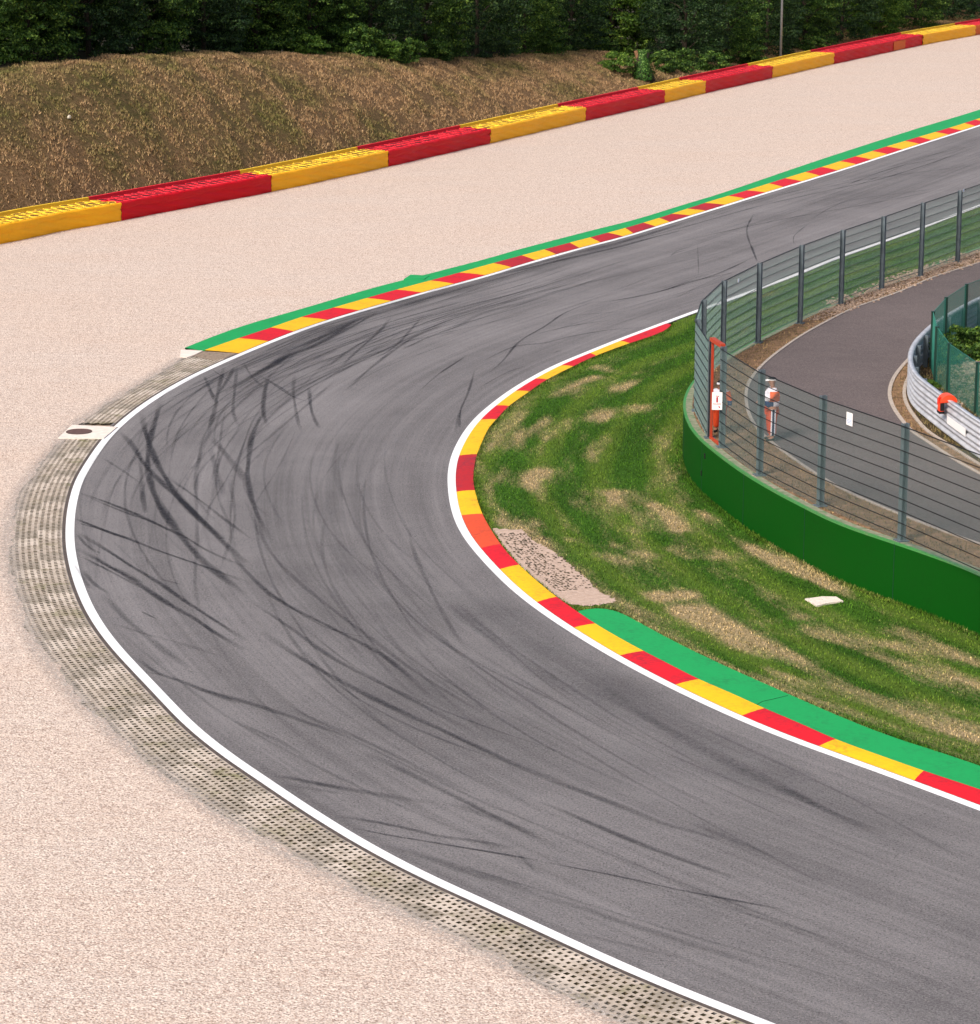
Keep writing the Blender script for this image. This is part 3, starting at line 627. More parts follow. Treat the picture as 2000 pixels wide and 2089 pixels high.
# keep clear of apron / dirt patch
apoly = gi+kpart[::-1]; dirt_px = [(1003,1078),(1030,1079),(1064.7,1080),(1092,1105.5),(1124,1121.5),(1150,1140),(1172,1160),(1200,1182),(1220,1204.7),(1262,1226),(1225,1234),(1190,1236),(1160,1232),(1137,1219),(1100,1188),(1060,1155),(1018,1102)]
dpoly = [P(u, v, 0) for u, v in dirt_px]
kerbpoly = atz(ko, 0)+atz(ki[::-1], 0)
ok = ~(inside(X, Y, apoly) | inside(X, Y, dpoly) | inside(X, Y, kerbpoly)); X, Y = X[ok], Y[ok]
g = blades('grass_blades', X, Y, np.zeros(len(X)), .045, .0105, M['blade'], sfun, tone=tonef); tag(g, 'short mown grass of the infield', 'grass', kind='stuff')
def edge_blades(cv, n, sg, wdt, hg):
    i_ = rng.uniform(0, len(cv)-1.01, n).astype(int); A_ = np.array([(p.x, p.y) for p in cv]); N_ = np.array([(q.x, q.y) for q in normals(cv)])
    o_ = np.abs(rng.normal(0, wdt, n)); f_ = rng.random(n)[:, None]; B_ = A_[i_]*(1-f_)+A_[i_+1]*f_-N_[i_]*(sg*o_)[:, None]
    return B_[:, 0], B_[:, 1]
wf = off(wall, wn, sw, 0, 0); X1, Y1 = edge_blades(wf, 26000, sw, .10, .1); X2, Y2 = edge_blades(gi, 9000, -1 if (wall[len(wall)//2]-gi[len(gi)//2]).dot(normals(gi)[len(gi)//2]) > 0 else 1, .05, .1)
X3, Y3 = edge_blades(atz(ko, 0), 9000, -1 if (wall[len(wall)//2]-ko[len(ko)//2]).dot(normals(ko)[len(ko)//2]) > 0 else 1, .05, .1); k3 = ~inside(X3, Y3, apoly) & ~inside(X3, Y3, dpoly); X3, Y3 = X3[k3], Y3[k3]
X, Y = np.concatenate([X1, X2, X3]), np.concatenate([Y1, Y2, Y3]); g = blades('edge_grass', X, Y, np.zeros(len(X)), .085, .012, M['blade'], lambda X, Y: np.clip(sfun(X, Y)+.05, 0, 1), tone=tonef); tag(g, 'longer untrimmed grass along the foot of the green wall and the kerb edges', 'grass', kind='stuff')
# bare dirt patch with broken grass pavers
dpx = resample([P(u, v, .003) for u, v in dirt_px]+[P(*dirt_px[0], .003)], .07)[:-1]; dpx = [p+Vector((random.uniform(-.05, .05), random.uniform(-.07, .07), 0)) for p in dpx]
tag(polygon('dirt_patch', dpx, m_noise('pink_dirt', (.52, .39, .32), (.36, .26, .20), 8, .95, .5)), kind='structure')
b = MB(); a0 = P(1012, 1083, 0); 
strip = [P(u, v, 0) for u, v in [(1016,1090),(1040,1122),(1070,1153),(1105,1184),(1140,1208)]]; strip = resample(strip, .085); sn = normals(strip); sd_ = 1 if (P(1200, 1150)-strip[5]).dot(sn[5]) > 0 else -1
for i, p in enumerate(strip[:-1]):
    for j in range(13):
        if random.random() < .34 or (j > 7 and random.random() < .6): continue
        q = p+sn[i]*sd_*(.07+j*.085)+Vector((random.uniform(-.025, .025), random.uniform(-.025, .025), .008))
        r = random.uniform(.018, .044); b.add([q+Vector((math.cos(a+i)*r*random.uniform(.7, 1.2), math.sin(a+i)*r, 0)) for a in np.linspace(0, 6.28, 7)[:-1]], [tuple(range(6))])
o = b.build('paver_holes', M['pit']); tag(o, kind='structure')

# --- retaining wall
lab = 'dark green painted concrete wall curving round the infield below the debris fence'
wl = empty('concrete_wall', wall[mid].copy(), label=lab, cat='wall')
b = MB(); w0 = off(wall, wn, sw, 0, 0)
b.sweep(w0, [(0, -.1), (0, ZI-.05)], nrm=wn); b.build('wall_face', M['wall'], wl, smooth=True)
b = MB(); b.sweep(w0, [(-.006*sw, ZI-.05), (-.006*sw, ZI-.002), (.07*sw, ZI)], nrm=wn); b.build('painted_edge', M['walledge'], wl)
b = MB(); b.sweep(w0, [(.07*sw, ZI), (.26*sw, ZI+.003), (.26*sw, ZI-.3)], nrm=wn); b.build('wall_top', M['walltop'], wl)
for u, v in ((1436, 930), (1431, 965)):
    p = min(w0, key=lambda q: abs(UV(Vector((q.x, q.y, .9)))[0]-u)+(0 if q.y < 75 else 1e3)); i = w0.index(p)
    z = zat(p.y, v); b = MB(); b.box(Vector((p.x, p.y, z))-wn[i]*sw*.012, .05, .03, .14, wn[i].cross(Vector((0, 0, 1)))); b.build('lifting_slot', M['black'], wl)
for i in range(8, len(wall)-1, 11):
    b = MB(); p = w0[i]; b.box(Vector((p.x, p.y, .70))-wn[i]*sw*.004, .012, .006, 1.36, wn[i].cross(Vector((0, 0, 1)))); b.build('wall_joint', M['gpost'], wl)

# --- plateau inside the wall
inner_poly = atz(off(wall, wn, sw, .26), ZI-.004)
tag(polygon('infield_verge', inner_poly, M['verge']), kind='structure')
RO = [(2160,1160),(2000,1110.5),(1899.8,1074),(1827.8,1046),(1726.5,1002),(1665,966.6),(1617,934.6),(1580,907),(1553,883),(1538,864),(1526,838),(1522.5,815),(1523,795),(1531.7,774),(1548.5,752),(1573,729),(1605,705),(1641,681),(1700,648.7),(1748,626),(1812,604),(1860,585),(1908,564),(2000,535),(2150,485)]
RI = [(2150,1040),(2000,966.6),(1955,942),(1902,907),(1861,880.6),(1836.7,852),(1820,825.5),(1815,799),(1824,770.4),(1845,743),(1866,722),(1892,703),(1940,680),(2000,655),(2150,590)]
ro = curve(RO, ZI, .35, 5, 10, 30); ri = curve(RI, ZI, .35, 5, 10, 30)
tag(polygon('service_road', atz(ro, ZI+.003)+atz(ri[::-1], ZI+.003), M['service']), kind='structure')
for c, nm in ((ro, 'road_edge'), (ri, 'road_edge')):
    n_ = normals(c); b = MB(); wv = .045 if c is ro else .055
    b.sweep(atz(c, ZI), [(-wv, -.02), (-wv, .022), (wv, .022), (wv, -.02)], nrm=n_); tag(b.build('road_kerb', M['concrete']), kind='structure')
n_ = normals(ri); s_ = 1 if (P(1950, 860, ZI)-ri[len(ri)//2]).dot(n_[len(ri)//2]) > 0 else -1
b = MB(); b.sweep(off(ri, n_, s_, .42, ZI), [(-.05, -.02), (-.05, .03), (.05, .03), (.05, -.02)], nrm=n_); tag(b.build('road_kerb', M['concrete']), kind='structure')
tag(polygon('island_soil', off(ri, n_, s_, .5, ZI+.004), M['soil']), kind='structure')
# rubble strip along the far side of the service road (loose stones: nobody could count them)
n_ = normals(ro); roadpoly = ro+ri[::-1]; pt_ = ro[len(ro)//2]+n_[len(ro)//2]*.6; s_ = -1 if inside(np.array([pt_.x]), np.array([pt_.y]), roadpoly)[0] else 1
b = MB()
def rock(b, c, r, m=0):
    ico = [(0, 0, 1), (.89, 0, .45), (.28, .85, .45), (-.72, .53, .45), (-.72, -.53, .45), (.28, -.85, .45), (.7, .5, -.3), (-.3, .8, -.3), (-.9, 0, -.3), (-.3, -.8, -.3), (.7, -.5, -.3)]
    rot = random.uniform(0, 6.28); sx_, sy_, sz_ = [random.uniform(.6, 1.2) for _ in range(3)]
    v = []
    for x, y, z in ico:
        x *= sx_*r; y *= sy_*r; v.append(Vector(c)+Vector((x*math.cos(rot)-y*math.sin(rot), x*math.sin(rot)+y*math.cos(rot), z*sz_*r*.7)))
    b.add(v, [(0, 1, 2), (0, 2, 3), (0, 3, 4), (0, 4, 5), (0, 5, 1), (1, 6, 2), (2, 6, 7), (2, 7, 3), (3, 7, 8), (3, 8, 4), (4, 8, 9), (4, 9, 5), (5, 9, 10), (5, 10, 1), (1, 10, 6)], m)
for i, p in enumerate(ro):
    u, v = UV(p)
    if v < 700 and u > 1690 and u < 2100:
        for _ in range(46 if u > 1720 else 14):
            rock(b, p+n_[i]*s_*random.uniform(.05, 1.25 if u > 1750 else .7)+Vector((random.uniform(-.2, .2), random.uniform(-.2, .2), .01)), random.uniform(.02, .075))
tag(b.build('rubble', M['rubble']), 'pale broken stones scattered at the foot of the far fence', 'rubble', kind='stuff')
# dry grass on the verges inside the wall
def outside_road(X, Y):
    return ~inside(X, Y, ro+ri[::-1])
X, Y = scatter(inner_poly, 330000, (2, 34), (50, 130)); ok = outside_road(X, Y); X, Y = X[ok], Y[ok]
vf = lambda X, Y: np.clip(.62+.25*fbm(X, Y, .9, 5), 0, 1)
M['vblade'] = m_grass('dry_verge_blades', (.05, .06, .016), (.14, .13, .05), (.18, .105, .055), (.50, .35, .22), True)
g = blades('dry_grass', X, Y, np.full(len(X), ZI), .055, .012, M['vblade'], vf); tag(g, 'dry brown grass and weeds on the verges inside the wall', 'grass', kind='stuff')

# ================================================================== TYRE BARRIER
barn = normals(barf); SB = sb_; BW = 1.75; BH = .86
ulist = [-140,246.3,554,791.8,998.9,1194.8,1356,1438,1576,1701,1882,1990,2150]
colr = 'YRYRYRYRYRYO'
ts = cut(barf, 0, ulist); ts = [t if t is not None else (6 if i == 0 else len(barf)-2) for i, t in enumerate(ts)]
TY = {}
def tyre_mesh(c):
    key = c
    if key in TY: return TY[key]
    b = MB(); n = 20; pr = [(.25, -.17), (.25, -.01), (.240, .006), (.215, .008), (.200, .003), (.198, -.006)]
    ring = [Vector((math.cos(a), math.sin(a), 0)) for a in np.linspace(0, 2*math.pi, n+1)]
    for i in range(n):
        for j in range(len(pr)-1):
            q = [ring[i]*pr[j][0]+Vector((0, 0, pr[j][1])), ring[i+1]*pr[j][0]+Vector((0, 0, pr[j][1])), ring[i+1]*pr[j+1][0]+Vector((0, 0, pr[j+1][1])), ring[i]*pr[j+1][0]+Vector((0, 0, pr[j+1][1]))]
            b.add(q, [(0, 1, 2, 3)], 0 if j < 4 else 1)
        b.add([ring[i]*.193+Vector((0, 0, -.006)), ring[i+1]*.193+Vector((0, 0, -.006)), Vector((0, 0, -.006))], [(0, 1, 2)], 1)  # shallow disc closing the hole, its dark colour stands in for shade
    o = b.build('tyre', [M['tyel' if c == 'Y' else 'tred'], M['tshade_y' if c == 'Y' else 'tshade_r']], smooth=False); TY[key] = o; return o
ordn = ['first', 'second', 'third', 'fourth', 'fifth', 'sixth', 'seventh', 'eighth', 'ninth', 'tenth', 'eleventh', 'last']
blab = ['yellow tyre barrier block running out of the left edge of the picture', 'longest red tyre barrier block below the brown bank, nearest red one', 'yellow tyre barrier block with a rippled belt between the two nearest red ones',
        'second red tyre barrier block from the left edge', 'yellow tyre barrier block in the middle, below the bushes at the bank end', 'red tyre barrier block in front of the ivy covered stump',
        'shortest yellow tyre barrier block right of the ivy covered stump', 'red tyre barrier block just left of the thin grey pole', 'yellow tyre barrier block in front of the thin grey pole',
        'red tyre barrier block with a small orange patch', 'last yellow tyre barrier block near the top right corner', 'orange red tyre barrier block cut off at the top right corner']
usedp = {}
for k in range(len(colr)):
    c = colr[k]; Y = c == 'Y'; mb = M['byel'] if Y else (M['boran'] if c == 'O' else M['bred']); mt_ = M['tyel'] if Y else M['tred']; md = M['tshade_y'] if Y else M['tshade_r']
    n = max(6, int((ts[k+1]-ts[k])*.5/.3)); gap = .0
    seg = [at(barf, ts[k]+(ts[k+1]-ts[k])*i/n) for i in range(n+1)]
    L = sum((q-p).length for p, q in zip(seg, seg[1:])); T = (seg[-1]-seg[0]).normalized()
    seg[0] = seg[0]+T*.006; seg[-1] = seg[-1]-T*.006
    nrm = [v*SB for v in normals(seg)]
    root = empty('tyre_barrier', seg[n//2].copy(), label=blab[k], cat='tyre barrier', group='painted tyre barrier blocks along the gravel trap')
    # belt: bulging conveyor-belt front that wraps over the top edge
    v = []; f = []; rows = 20
    for i, (p, q) in enumerate(zip(seg, nrm)):
        for j in range(rows+1):
            h = BH*j/rows; lip = .56+.05*math.sin(i*.31+k)+.025*math.sin(i*1.15+k*3); bul = .03*math.sin(math.pi*min(1, h/lip))+(.055 if h > lip else 0)
            crease = .030*math.exp(-((h-.60-.05*math.sin(i*.33+k)-.02*math.sin(i*1.3))/.045)**2)
            wob = .012*math.sin(i*1.1+j*.7+k)+.016*math.sin(i*.37+k*2)
            v.append(p+q*(bul-crease*.5+wob*1.9-(.06 if j == rows else 0))+Vector((0, 0, h-.02+(.0 if j < rows else .006*math.sin(i*1.7)))))
    for i in range(n):
        for j in range(rows): a = i*(rows+1)+j; f.append((a, a+1, a+rows+2, a+rows+1))
    # end cap side
    e0 = len(v)
    for idx in (0, n):
        a = seg[idx]; q = nrm[idx]
        v += [a, a-q*BW, a-q*BW+Vector((0, 0, BH-.14)), a+Vector((0, 0, BH-.14))]
    f += [(e0, e0+1, e0+2, e0+3), (e0+4, e0+7, e0+6, e0+5)]
    # deck below tyres, coloured dark as the shade between them, and back
    d0 = len(v)
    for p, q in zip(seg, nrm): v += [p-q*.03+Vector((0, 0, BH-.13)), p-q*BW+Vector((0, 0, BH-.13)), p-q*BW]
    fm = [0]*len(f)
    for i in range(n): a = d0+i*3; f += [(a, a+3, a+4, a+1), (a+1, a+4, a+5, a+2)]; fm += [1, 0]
    mesh('belt', v, f, [mb, md], root, fm, True)
    if k == 9:   # orange patch
        i0 = int(n*.66); i1 = int(n*.78)+1; vv = []
        for i in range(i0, i1+1): vv += [seg[i]+nrm[i]*.075+Vector((0, 0, .05)), seg[i]+nrm[i]*.075+Vector((0, 0, BH-.12))]
        mesh('orange_patch', vv, [(2*i, 2*i+1, 2*i+3, 2*i+2) for i in range(i1-i0)], M['boran'], root)
    # rear painted rail, seen beyond a dark gap
    b = MB(); b.sweep([p-q*(BW+.12) for p, q in zip(seg, nrm)], [(-.06, .3), (-.06, BH+.09), (.06, BH+.09), (.06, .3)], nrm=nrm, closed=True, cap=True); b.build('rear_rail', mt_, root)
    # tyres
    cnt = int(L/.50); proto = tyre_mesh(c if c != 'O' else 'R'); sp_ = L/max(1, cnt)
    pts = []
    for row in range(3):
        for i in range(cnt):
            s = (i+.5)*sp_+(sp_/2 if row == 1 else 0)
            if s > L-.2: continue
            j = s/L*n; p = at(seg, j); q = nrm[min(n, int(j))]; pts.append(p-q*(.30+row*.47)+Vector((random.uniform(-.02, .02), random.uniform(-.02, .02), BH+.0+random.uniform(-.012, .012))))
    if k < 5:
        pts = pts[:100] if k else pts[-100:]
        for p in pts:
            t_ = proto.copy() if usedp.get(c) else proto
            if usedp.get(c): C.objects.link(t_)
            usedp[c] = 1; t_.parent = root; t_.location = p-root.location; t_.rotation_euler = (random.uniform(-.06, .06), random.uniform(-.06, .06), random.uniform(0, 3)); t_.matrix_parent_inverse = Matrix.Identity(4)
    else:
        pv = [v_.co.copy() for v_ in proto.data.vertices]; pf = [tuple(q.vertices) for q in proto.data.polygons]; pm = [q.material_index for q in proto.data.polygons]
        b = MB()
        for p in pts:
            n0 = len(b.v); b.v += [p+q for q in pv]; b.f += [tuple(i+n0 for i in q) for q in pf]; b.m += pm
        b.build('tyres', [M['tyel' if Y else 'tred'], md], root)

# ================================================================== BANK + land behind
CREST = [(-400,185),(-200,168),(0,150),(100,138),(200,128),(300,121),(450,115),(600,113),(700,112),(800,118),(900,124),(1000,124),(1100,116),(1200,108),(1245,106),(1285,122),(1330,160),(1345,175),(2500,175)]
def crestv(u):
    for (a, b), (c_, d) in zip(CREST, CREST[1:]):
        if a <= u <= c_: return b+(d-b)*(u-a)/(c_-a)
    return 175
bp = resample(barf, 1.0); bn = [v*SB for v in normals(bp)]
offs = [0, .6, 1.2, 1.9, 2.7, 3.6, 4.5, 5.4, 6.3, 7.2, 8.2, 9.5, 12, 20, 45, 110, 300]
V = []; crest_pts = []
for i, (p, q) in enumerate(zip(bp, bn)):
    c = p-q*(BW+.3+7.2); z = 0
    for _ in range(3):
        u = UV(Vector((c.x, c.y, z)))[0]; z = zat(c.y, crestv(u)) if u < 1345 else .1
    z = max(.1, z); crest_pts.append((u, c, z))
zs = [c[2] for c in crest_pts]
for _ in range(3): zs = [zs[0]]+[(zs[i-1]+2*zs[i]+zs[i+1])/4 for i in range(1, len(zs)-1)]+[zs[-1]]
def bankz(z, o): 
    t_ = min(1, o/7.2); f_ = 1-(1-t_)**1.45; 
    return z*f_+(-.003*(o-7.2) if o > 7.2 else 0)
for i, (p, q) in enumerate(zip(bp, bn)):
    for o_ in offs:
        c = p-q*(BW+.3+o_); zz = bankz(zs[i], o_)
        if 0 < o_ < 9: zz += .14*math.sin(c.x*.55+c.y*.3)*math.sin(c.y*.4+1)+.07*math.sin(c.x*1.7+c.y*1.3)
        V.append(Vector((c.x, c.y, zz-.02)))
no_ = len(offs); F = []
for i in range(len(bp)-1):
    for j in range(no_-1): a = i*no_+j; F.append((a, a+no_, a+no_+1, a+1))
Va = np.array([tuple(v) for v in V])
bstraw = lambda X, Y: np.clip(.72+.30*fbm(X, Y, .38, 9)+.26*fbm(X, Y, 1.6, 10), 0, 1)
fmi = [0 if (i % (no_-1)) < 11 else 1 for i in range(len(F))]
bk = mesh('grass_bank', V, F, [M['bank'], M['floor']], mi=fmi, attr={'straw': bstraw(Va[:, 0], Va[:, 1])}, smooth=True); tag(bk, kind='structure')
# tufts on the bank
cand = []
NCL = 24000; PER = 14; i_ = np.clip(np.repeat(rng.uniform(0, len(bp)-1.01, NCL), PER)+rng.normal(0, .085, NCL*PER), 0, len(bp)-1.01); o_ = np.clip(np.repeat(rng.uniform(0, 9.5, NCL), PER)+rng.normal(0, .085, NCL*PER), 0, 9.6)
BPn = np.array([tuple(p) for p in bp]); BN = np.array([tuple(q) for q in bn]); ZS = np.array(zs); ii = i_.astype(int); fr = i_-ii
Pp = BPn[ii]*(1-fr)[:, None]+BPn[ii+1]*fr[:, None]; Nn = BN[ii]; zc = ZS[ii]*(1-fr)+ZS[ii+1]*fr
Cx = Pp[:, 0]-Nn[:, 0]*(BW+.3+o_); Cy = Pp[:, 1]-Nn[:, 1]*(BW+.3+o_)
tt = np.clip(o_/7.2, 0, 1); Cz = zc*(1-(1-tt)**1.45)+np.where(o_ > 7.2, -.003*(o_-7.2), 0)+.14*np.sin(Cx*.55+Cy*.3)*np.sin(Cy*.4+1)+.07*np.sin(Cx*1.7+Cy*1.3)-.02
U_ = CU+FPX*Cx/(Cy*cp+H*sp); ok = (U_ > -60) & (U_ < 2100)
g = blades('bank_tufts', Cx[ok], Cy[ok], Cz[ok], .14, .028, M['bblade'], bstraw); tag(g, 'dry brown grass tufts covering the bank behind the barrier', 'grass', kind='stuff')
# far ground
G = 1500; tag(mesh('ground', [(-G, -G, -1.2), (G, -G, -1.2), (G, G, -1.2), (-G, G, -1.2)], [(0, 1, 2, 3)], M['floor']), kind='structure')

# ================================================================== TREES
def crown_mesh(name, seed, rx, ry, h, nclump, per, size, mt, low=0.02, clump=.55):
    r = np.random.default_rng(seed)
    ph = r.uniform(0, 6.28, 8)
    zc = low*h+(h*(1-low))*r.beta(1.15, 1.25, nclump); tz = (zc/h)
    prof = np.where(tz < .35, .72+.28*np.sin(tz/.35*1.57), np.sqrt(np.clip(1-((tz-.35)/.68)**2, 0.02, 1)))
    an = r.uniform(0, 6.28, nclump); rad = np.sqrt(r.uniform(.30, 1.05, nclump))*(1+.13*np.sin(3*an+ph[0]+tz*4)+.10*np.sin(5*an+ph[1]-tz*7))
    cx = np.cos(an)*rx*rad*prof; cy = np.sin(an)*ry*rad*prof
    cr = r.uniform(.6, 1.25, nclump)*clump; tone = r.uniform(0, 1, nclump)
    n = nclump*per; ci_ = np.repeat(np.arange(nclump), per)
    d = r.normal(size=(n, 3)); d /= np.linalg.norm(d, axis=1)[:, None]; d[:, 2] = np.abs(d[:, 2])*.9+d[:, 2]*.1
    rr_ = cr[ci_]*r.uniform(.55, 1.05, n)
    ctr = np.stack([cx[ci_]+d[:, 0]*rr_, cy[ci_]+d[:, 1]*rr_, zc[ci_]+d[:, 2]*rr_*.75], 1); ctr[:, 2] = np.maximum(ctr[:, 2], .03)
    nr = d+r.normal(size=(n, 3))*.55; nr /= np.linalg.norm(nr, axis=1)[:, None]
    a = np.cross(nr, r.normal(size=(n, 3))); a /= np.linalg.norm(a, axis=1)[:, None]; bb = np.cross(nr, a)
    s = size*r.uniform(.6, 1.35, n)[:, None]
    V = np.stack([ctr-a*s, ctr+bb*s*.55, ctr+a*s, ctr-bb*s*.55], 1).reshape(-1, 3)
    rnd = np.clip(.25*tone[ci_]+.55*r.random(n)**1.6+.12, 0, 1)
    me = bpy.data.meshes.new(name); me.vertices.add(4*n); me.loops.add(4*n); me.polygons.add(n)
    me.vertices.foreach_set('co', V.ravel()); me.loops.foreach_set('vertex_index', np.arange(4*n)); me.polygons.foreach_set('loop_start', np.arange(0, 4*n, 4))
    at_ = me.attributes.new('rnd', 'FLOAT', 'POINT'); at_.data.foreach_set('value', np.repeat(rnd, 4))
    me.materials.append(mt); me.update(calc_edges=True); return me
def trunk_mesh(name, h, seed):
    r = random.Random(seed); b = MB(); pts = [Vector((0, 0, -.4))]; 
    for i in range(1, 7): pts.append(Vector((r.uniform(-.12, .12)*i*.6, r.uniform(-.12, .12)*i*.6, h*.85*i/6)))
    b.tube(pts, [.17*(1-.13*i) for i in range(7)], 7)
    for q in range(8):
        s = pts[r.randint(1, 4)]; an = r.uniform(0, 6.28); e = s+Vector((math.cos(an)*1.6, math.sin(an)*1.6, r.uniform(.8, 2)))
        b.tube([s, s.lerp(e, .5)+Vector((0, 0, .15)), e], [.07, .045, .015], 5)
    me = bpy.data.meshes.new(name); me.from_pydata([tuple(v) for v in b.v], [], b.f); me.materials.append(M['bark']); return me
protos = []
for s, (mt_, rx, h) in enumerate([('leafA', 3.0, 8.5), ('leafB', 3.2, 9.5), ('leafA', 2.6, 8), ('leafC', 2.4, 7.5), ('leafB', 3.4, 10)]):
    protos.append((crown_mesh('crown', 11+s, rx, rx*.95, h, 560, 60, .075, M[mt_], .0, .50), trunk_mesh('trunk', h, s), h))
_b = MB(); _b.tube([Vector((0, 0, -.2)), Vector((.05, 0, .5))], [.05, .02], 6); bt = bpy.data.meshes.new('trunk'); bt.from_pydata([tuple(v) for v in _b.v], [], _b.f); bt.materials.append(M['bark'])
bush = crown_mesh('crown', 77, 1.1, 1.0, 1.5, 60, 60, .075, M['leafA'], 0, .34), bt, 1.5
bush2 = crown_mesh('crown', 78, 1.1, 1.0, 1.3, 60, 60, .075, M['leafC'], 0, .34), bt, 1.3
def plant(name, pr, loc, sc_, label, cat, group):
    e = empty(name, loc, label=label, cat=cat, group=group); e.rotation_euler.z = random.uniform(0, 6.28); e.scale = sc_ if isinstance(sc_, tuple) else (sc_,)*3
    for nm, me in (('crown', pr[0]), ('trunk', pr[1])):
        o = bpy.data.objects.new(nm, me); C.objects.link(o); o.parent = e
    return e
def bank_at(u, o_):
    best = min(range(len(bp)), key=lambda i: abs(UV(bp[i]-bn[i]*(BW+.3+o_)+Vector((0, 0, bankz(zs[i], o_))))[0]-u))
    c = bp[best]-bn[best]*(BW+.3+o_); return Vector((c.x, c.y, bankz(zs[best], o_)-.05))
front = [(-70,10.5,0,1,'bushy green tree at the far left edge above the bank'),(60,10.2,2,1,'bushy green tree above the left end of the bank, first whole one from the left'),(175,10.3,1,.95,'dark bushy tree above the bank, second whole one from the left'),
 (290,10.4,0,1,'green bushy tree above the pale stone on the bank, third from the left'),(410,10.2,4,.9,'very dark bushy tree above the middle of the bare bank'),(520,10.3,2,1,'mid green tree just right of the bank crest middle'),
 (640,9.6,0,1.0,'tree with bright low leaves where the bank crest starts to dip'),(760,8.3,1,1.0,'dark tree whose foliage hangs lowest over the bank, left one'),(865,7.7,2,1.0,'tree hanging low over the bank between two darker ones'),
 (970,8.2,4,.95,'big dark green tree above the second red barrier block'),(1075,8.4,0,.95,'rounded green tree second from the right end of the bank trees'),(1160,8.8,1,.92,'rounded dark tree at the right end of the bank, with a sharp edge')]
for u, o_, pi_, s_, lb in front:
    l = bank_at(u, o_+1.2); plant('broadleaf_tree', protos[pi_], l, s_, lb, 'tree', 'trees along the crest of the bank')
right = [(1400,5.5,1,1.0,'dark tree straight behind the ivy covered stump'),(1480,5,0,.95,'green tree left of the thin grey pole behind the red barrier'),(1560,5.5,4,.9,'very dark tree directly behind the thin grey pole'),
 (1640,5,2,1,'green tree just right of the thin grey pole'),(1715,5,1,.95,'dark tree behind the red barrier block with the orange patch'),(1790,5,3,1.05,'lighter leafy tree right of the pole, near the last yellow block'),
 (1865,5,0,1,'green tree above the last yellow barrier block'),(1945,6.5,4,1,'very dark tree near the top right corner'),(2040,6,1,1,'dark tree cut by the right edge of the picture')]
for u, o_, pi_, s_, lb in right:
    plant('broadleaf_tree', protos[pi_], bank_at(u, o_), s_, lb, 'tree', 'trees behind the far end of the barrier')
back = [(u, o_, (j*3) % 5) for j, (u, o_) in enumerate([(-20,16),(120,17),(235,16),(350,17),(470,16),(590,17),(700,16),(820,16),(930,16),(1040,16),(1150,17),(1250,13),(1320,12),(1440,12),(1520,12),(1605,12),(1680,12),(1760,12),(1840,12),(1920,13),(2010,13)])]
for u, o_, pi_ in back:
    plant('broadleaf_tree', protos[pi_], bank_at(u, o_), 1.35, 'dark tree of the rear row, seen only in the gaps between the front trees', 'tree', 'rear row of dark trees')
low = [(640,8.6,1,'bright green bush at the foot of the trees where the crest dips'),(735,7.3,0,'low green bush under the lowest hanging tree, left one'),(790,6.6,1,'light green bush lowest on the bank'),(835,6.3,0,'low bush right beside the lowest light one'),(900,7,0,'small dark bush at the edge of the bank trees'),
 (1130,8.4,0,'small bush under the rounded trees at the right end of the bank'),(1262,3.2,1,'bright green bush left of the ivy covered stump'),(1352,2.6,0,'low bush right of the ivy covered stump'),(1390,2.4,0,'low dark bush behind the shortest yellow barrier block'),(1455,2.5,0,'low bush behind the barrier left of the thin grey pole'),(1240,8.6,0,'bush at the right foot of the bank'),(1530,2.8,0,'bush right behind the barrier near the pole'),(1665,2.6,0,'bush behind the far red barrier block')]
for u, o_, q, lb in low: plant('bush', (bush, bush2)[q], bank_at(u, o_), random.uniform(.8, 1.15), lb, 'bush', 'bushes under the trees')
# ivy covered stump
l = bank_at(1312, 2.0); zt = zat(l.y, 103); hh = zt-l.z
sm = empty('tree_stump', l, label='tall ivy covered tree stump leaning behind the red barrier', cat='stump')
b = MB(); b.tube([l+Vector((.1, 0, -.1)), l+Vector((.05, 0, hh*.3)), l+Vector((.0, 0, hh*.7)), l+Vector((.12, 0, hh*.97))], [.85, .62, .42, .38], 12); b.build('trunk', M['bark'], sm, smooth=True)
b = MB(); b.tube([l+Vector((-.25, -.05, hh*.75)), l+Vector((-.42, -.05, hh*1.0))], [.16, .13], 10); b.build('cut_limb', M['cutwood'], sm)
r = np.random.default_rng(5); b = MB(); rn = []
for q in range(2600):
    t_ = r.random(); an = r.uniform(0, 6.28); rad = (.85-.47*min(1, t_*1.3))*(1+.15*math.sin(3*an))*r.uniform(.95, 1.15)
    c = l+Vector((math.cos(an)*rad+.05, math.sin(an)*rad, t_*hh*1.0+.05)); d = Vector((math.cos(an), math.sin(an), r.uniform(-.2, .9))).normalized()
    a = d.cross(Vector(r.normal(size=3))).normalized(); e = d.cross(a); s = r.uniform(.04, .08); b.add([c-a*s, c+e*s*.7, c+a*s, c-e*s*.7], [(0, 1, 2, 3)]); rn += [r.random()**1.3*(.6+.4*t_)]*4
b.build('ivy', M['ivy'], sm, attr={'rnd': rn})
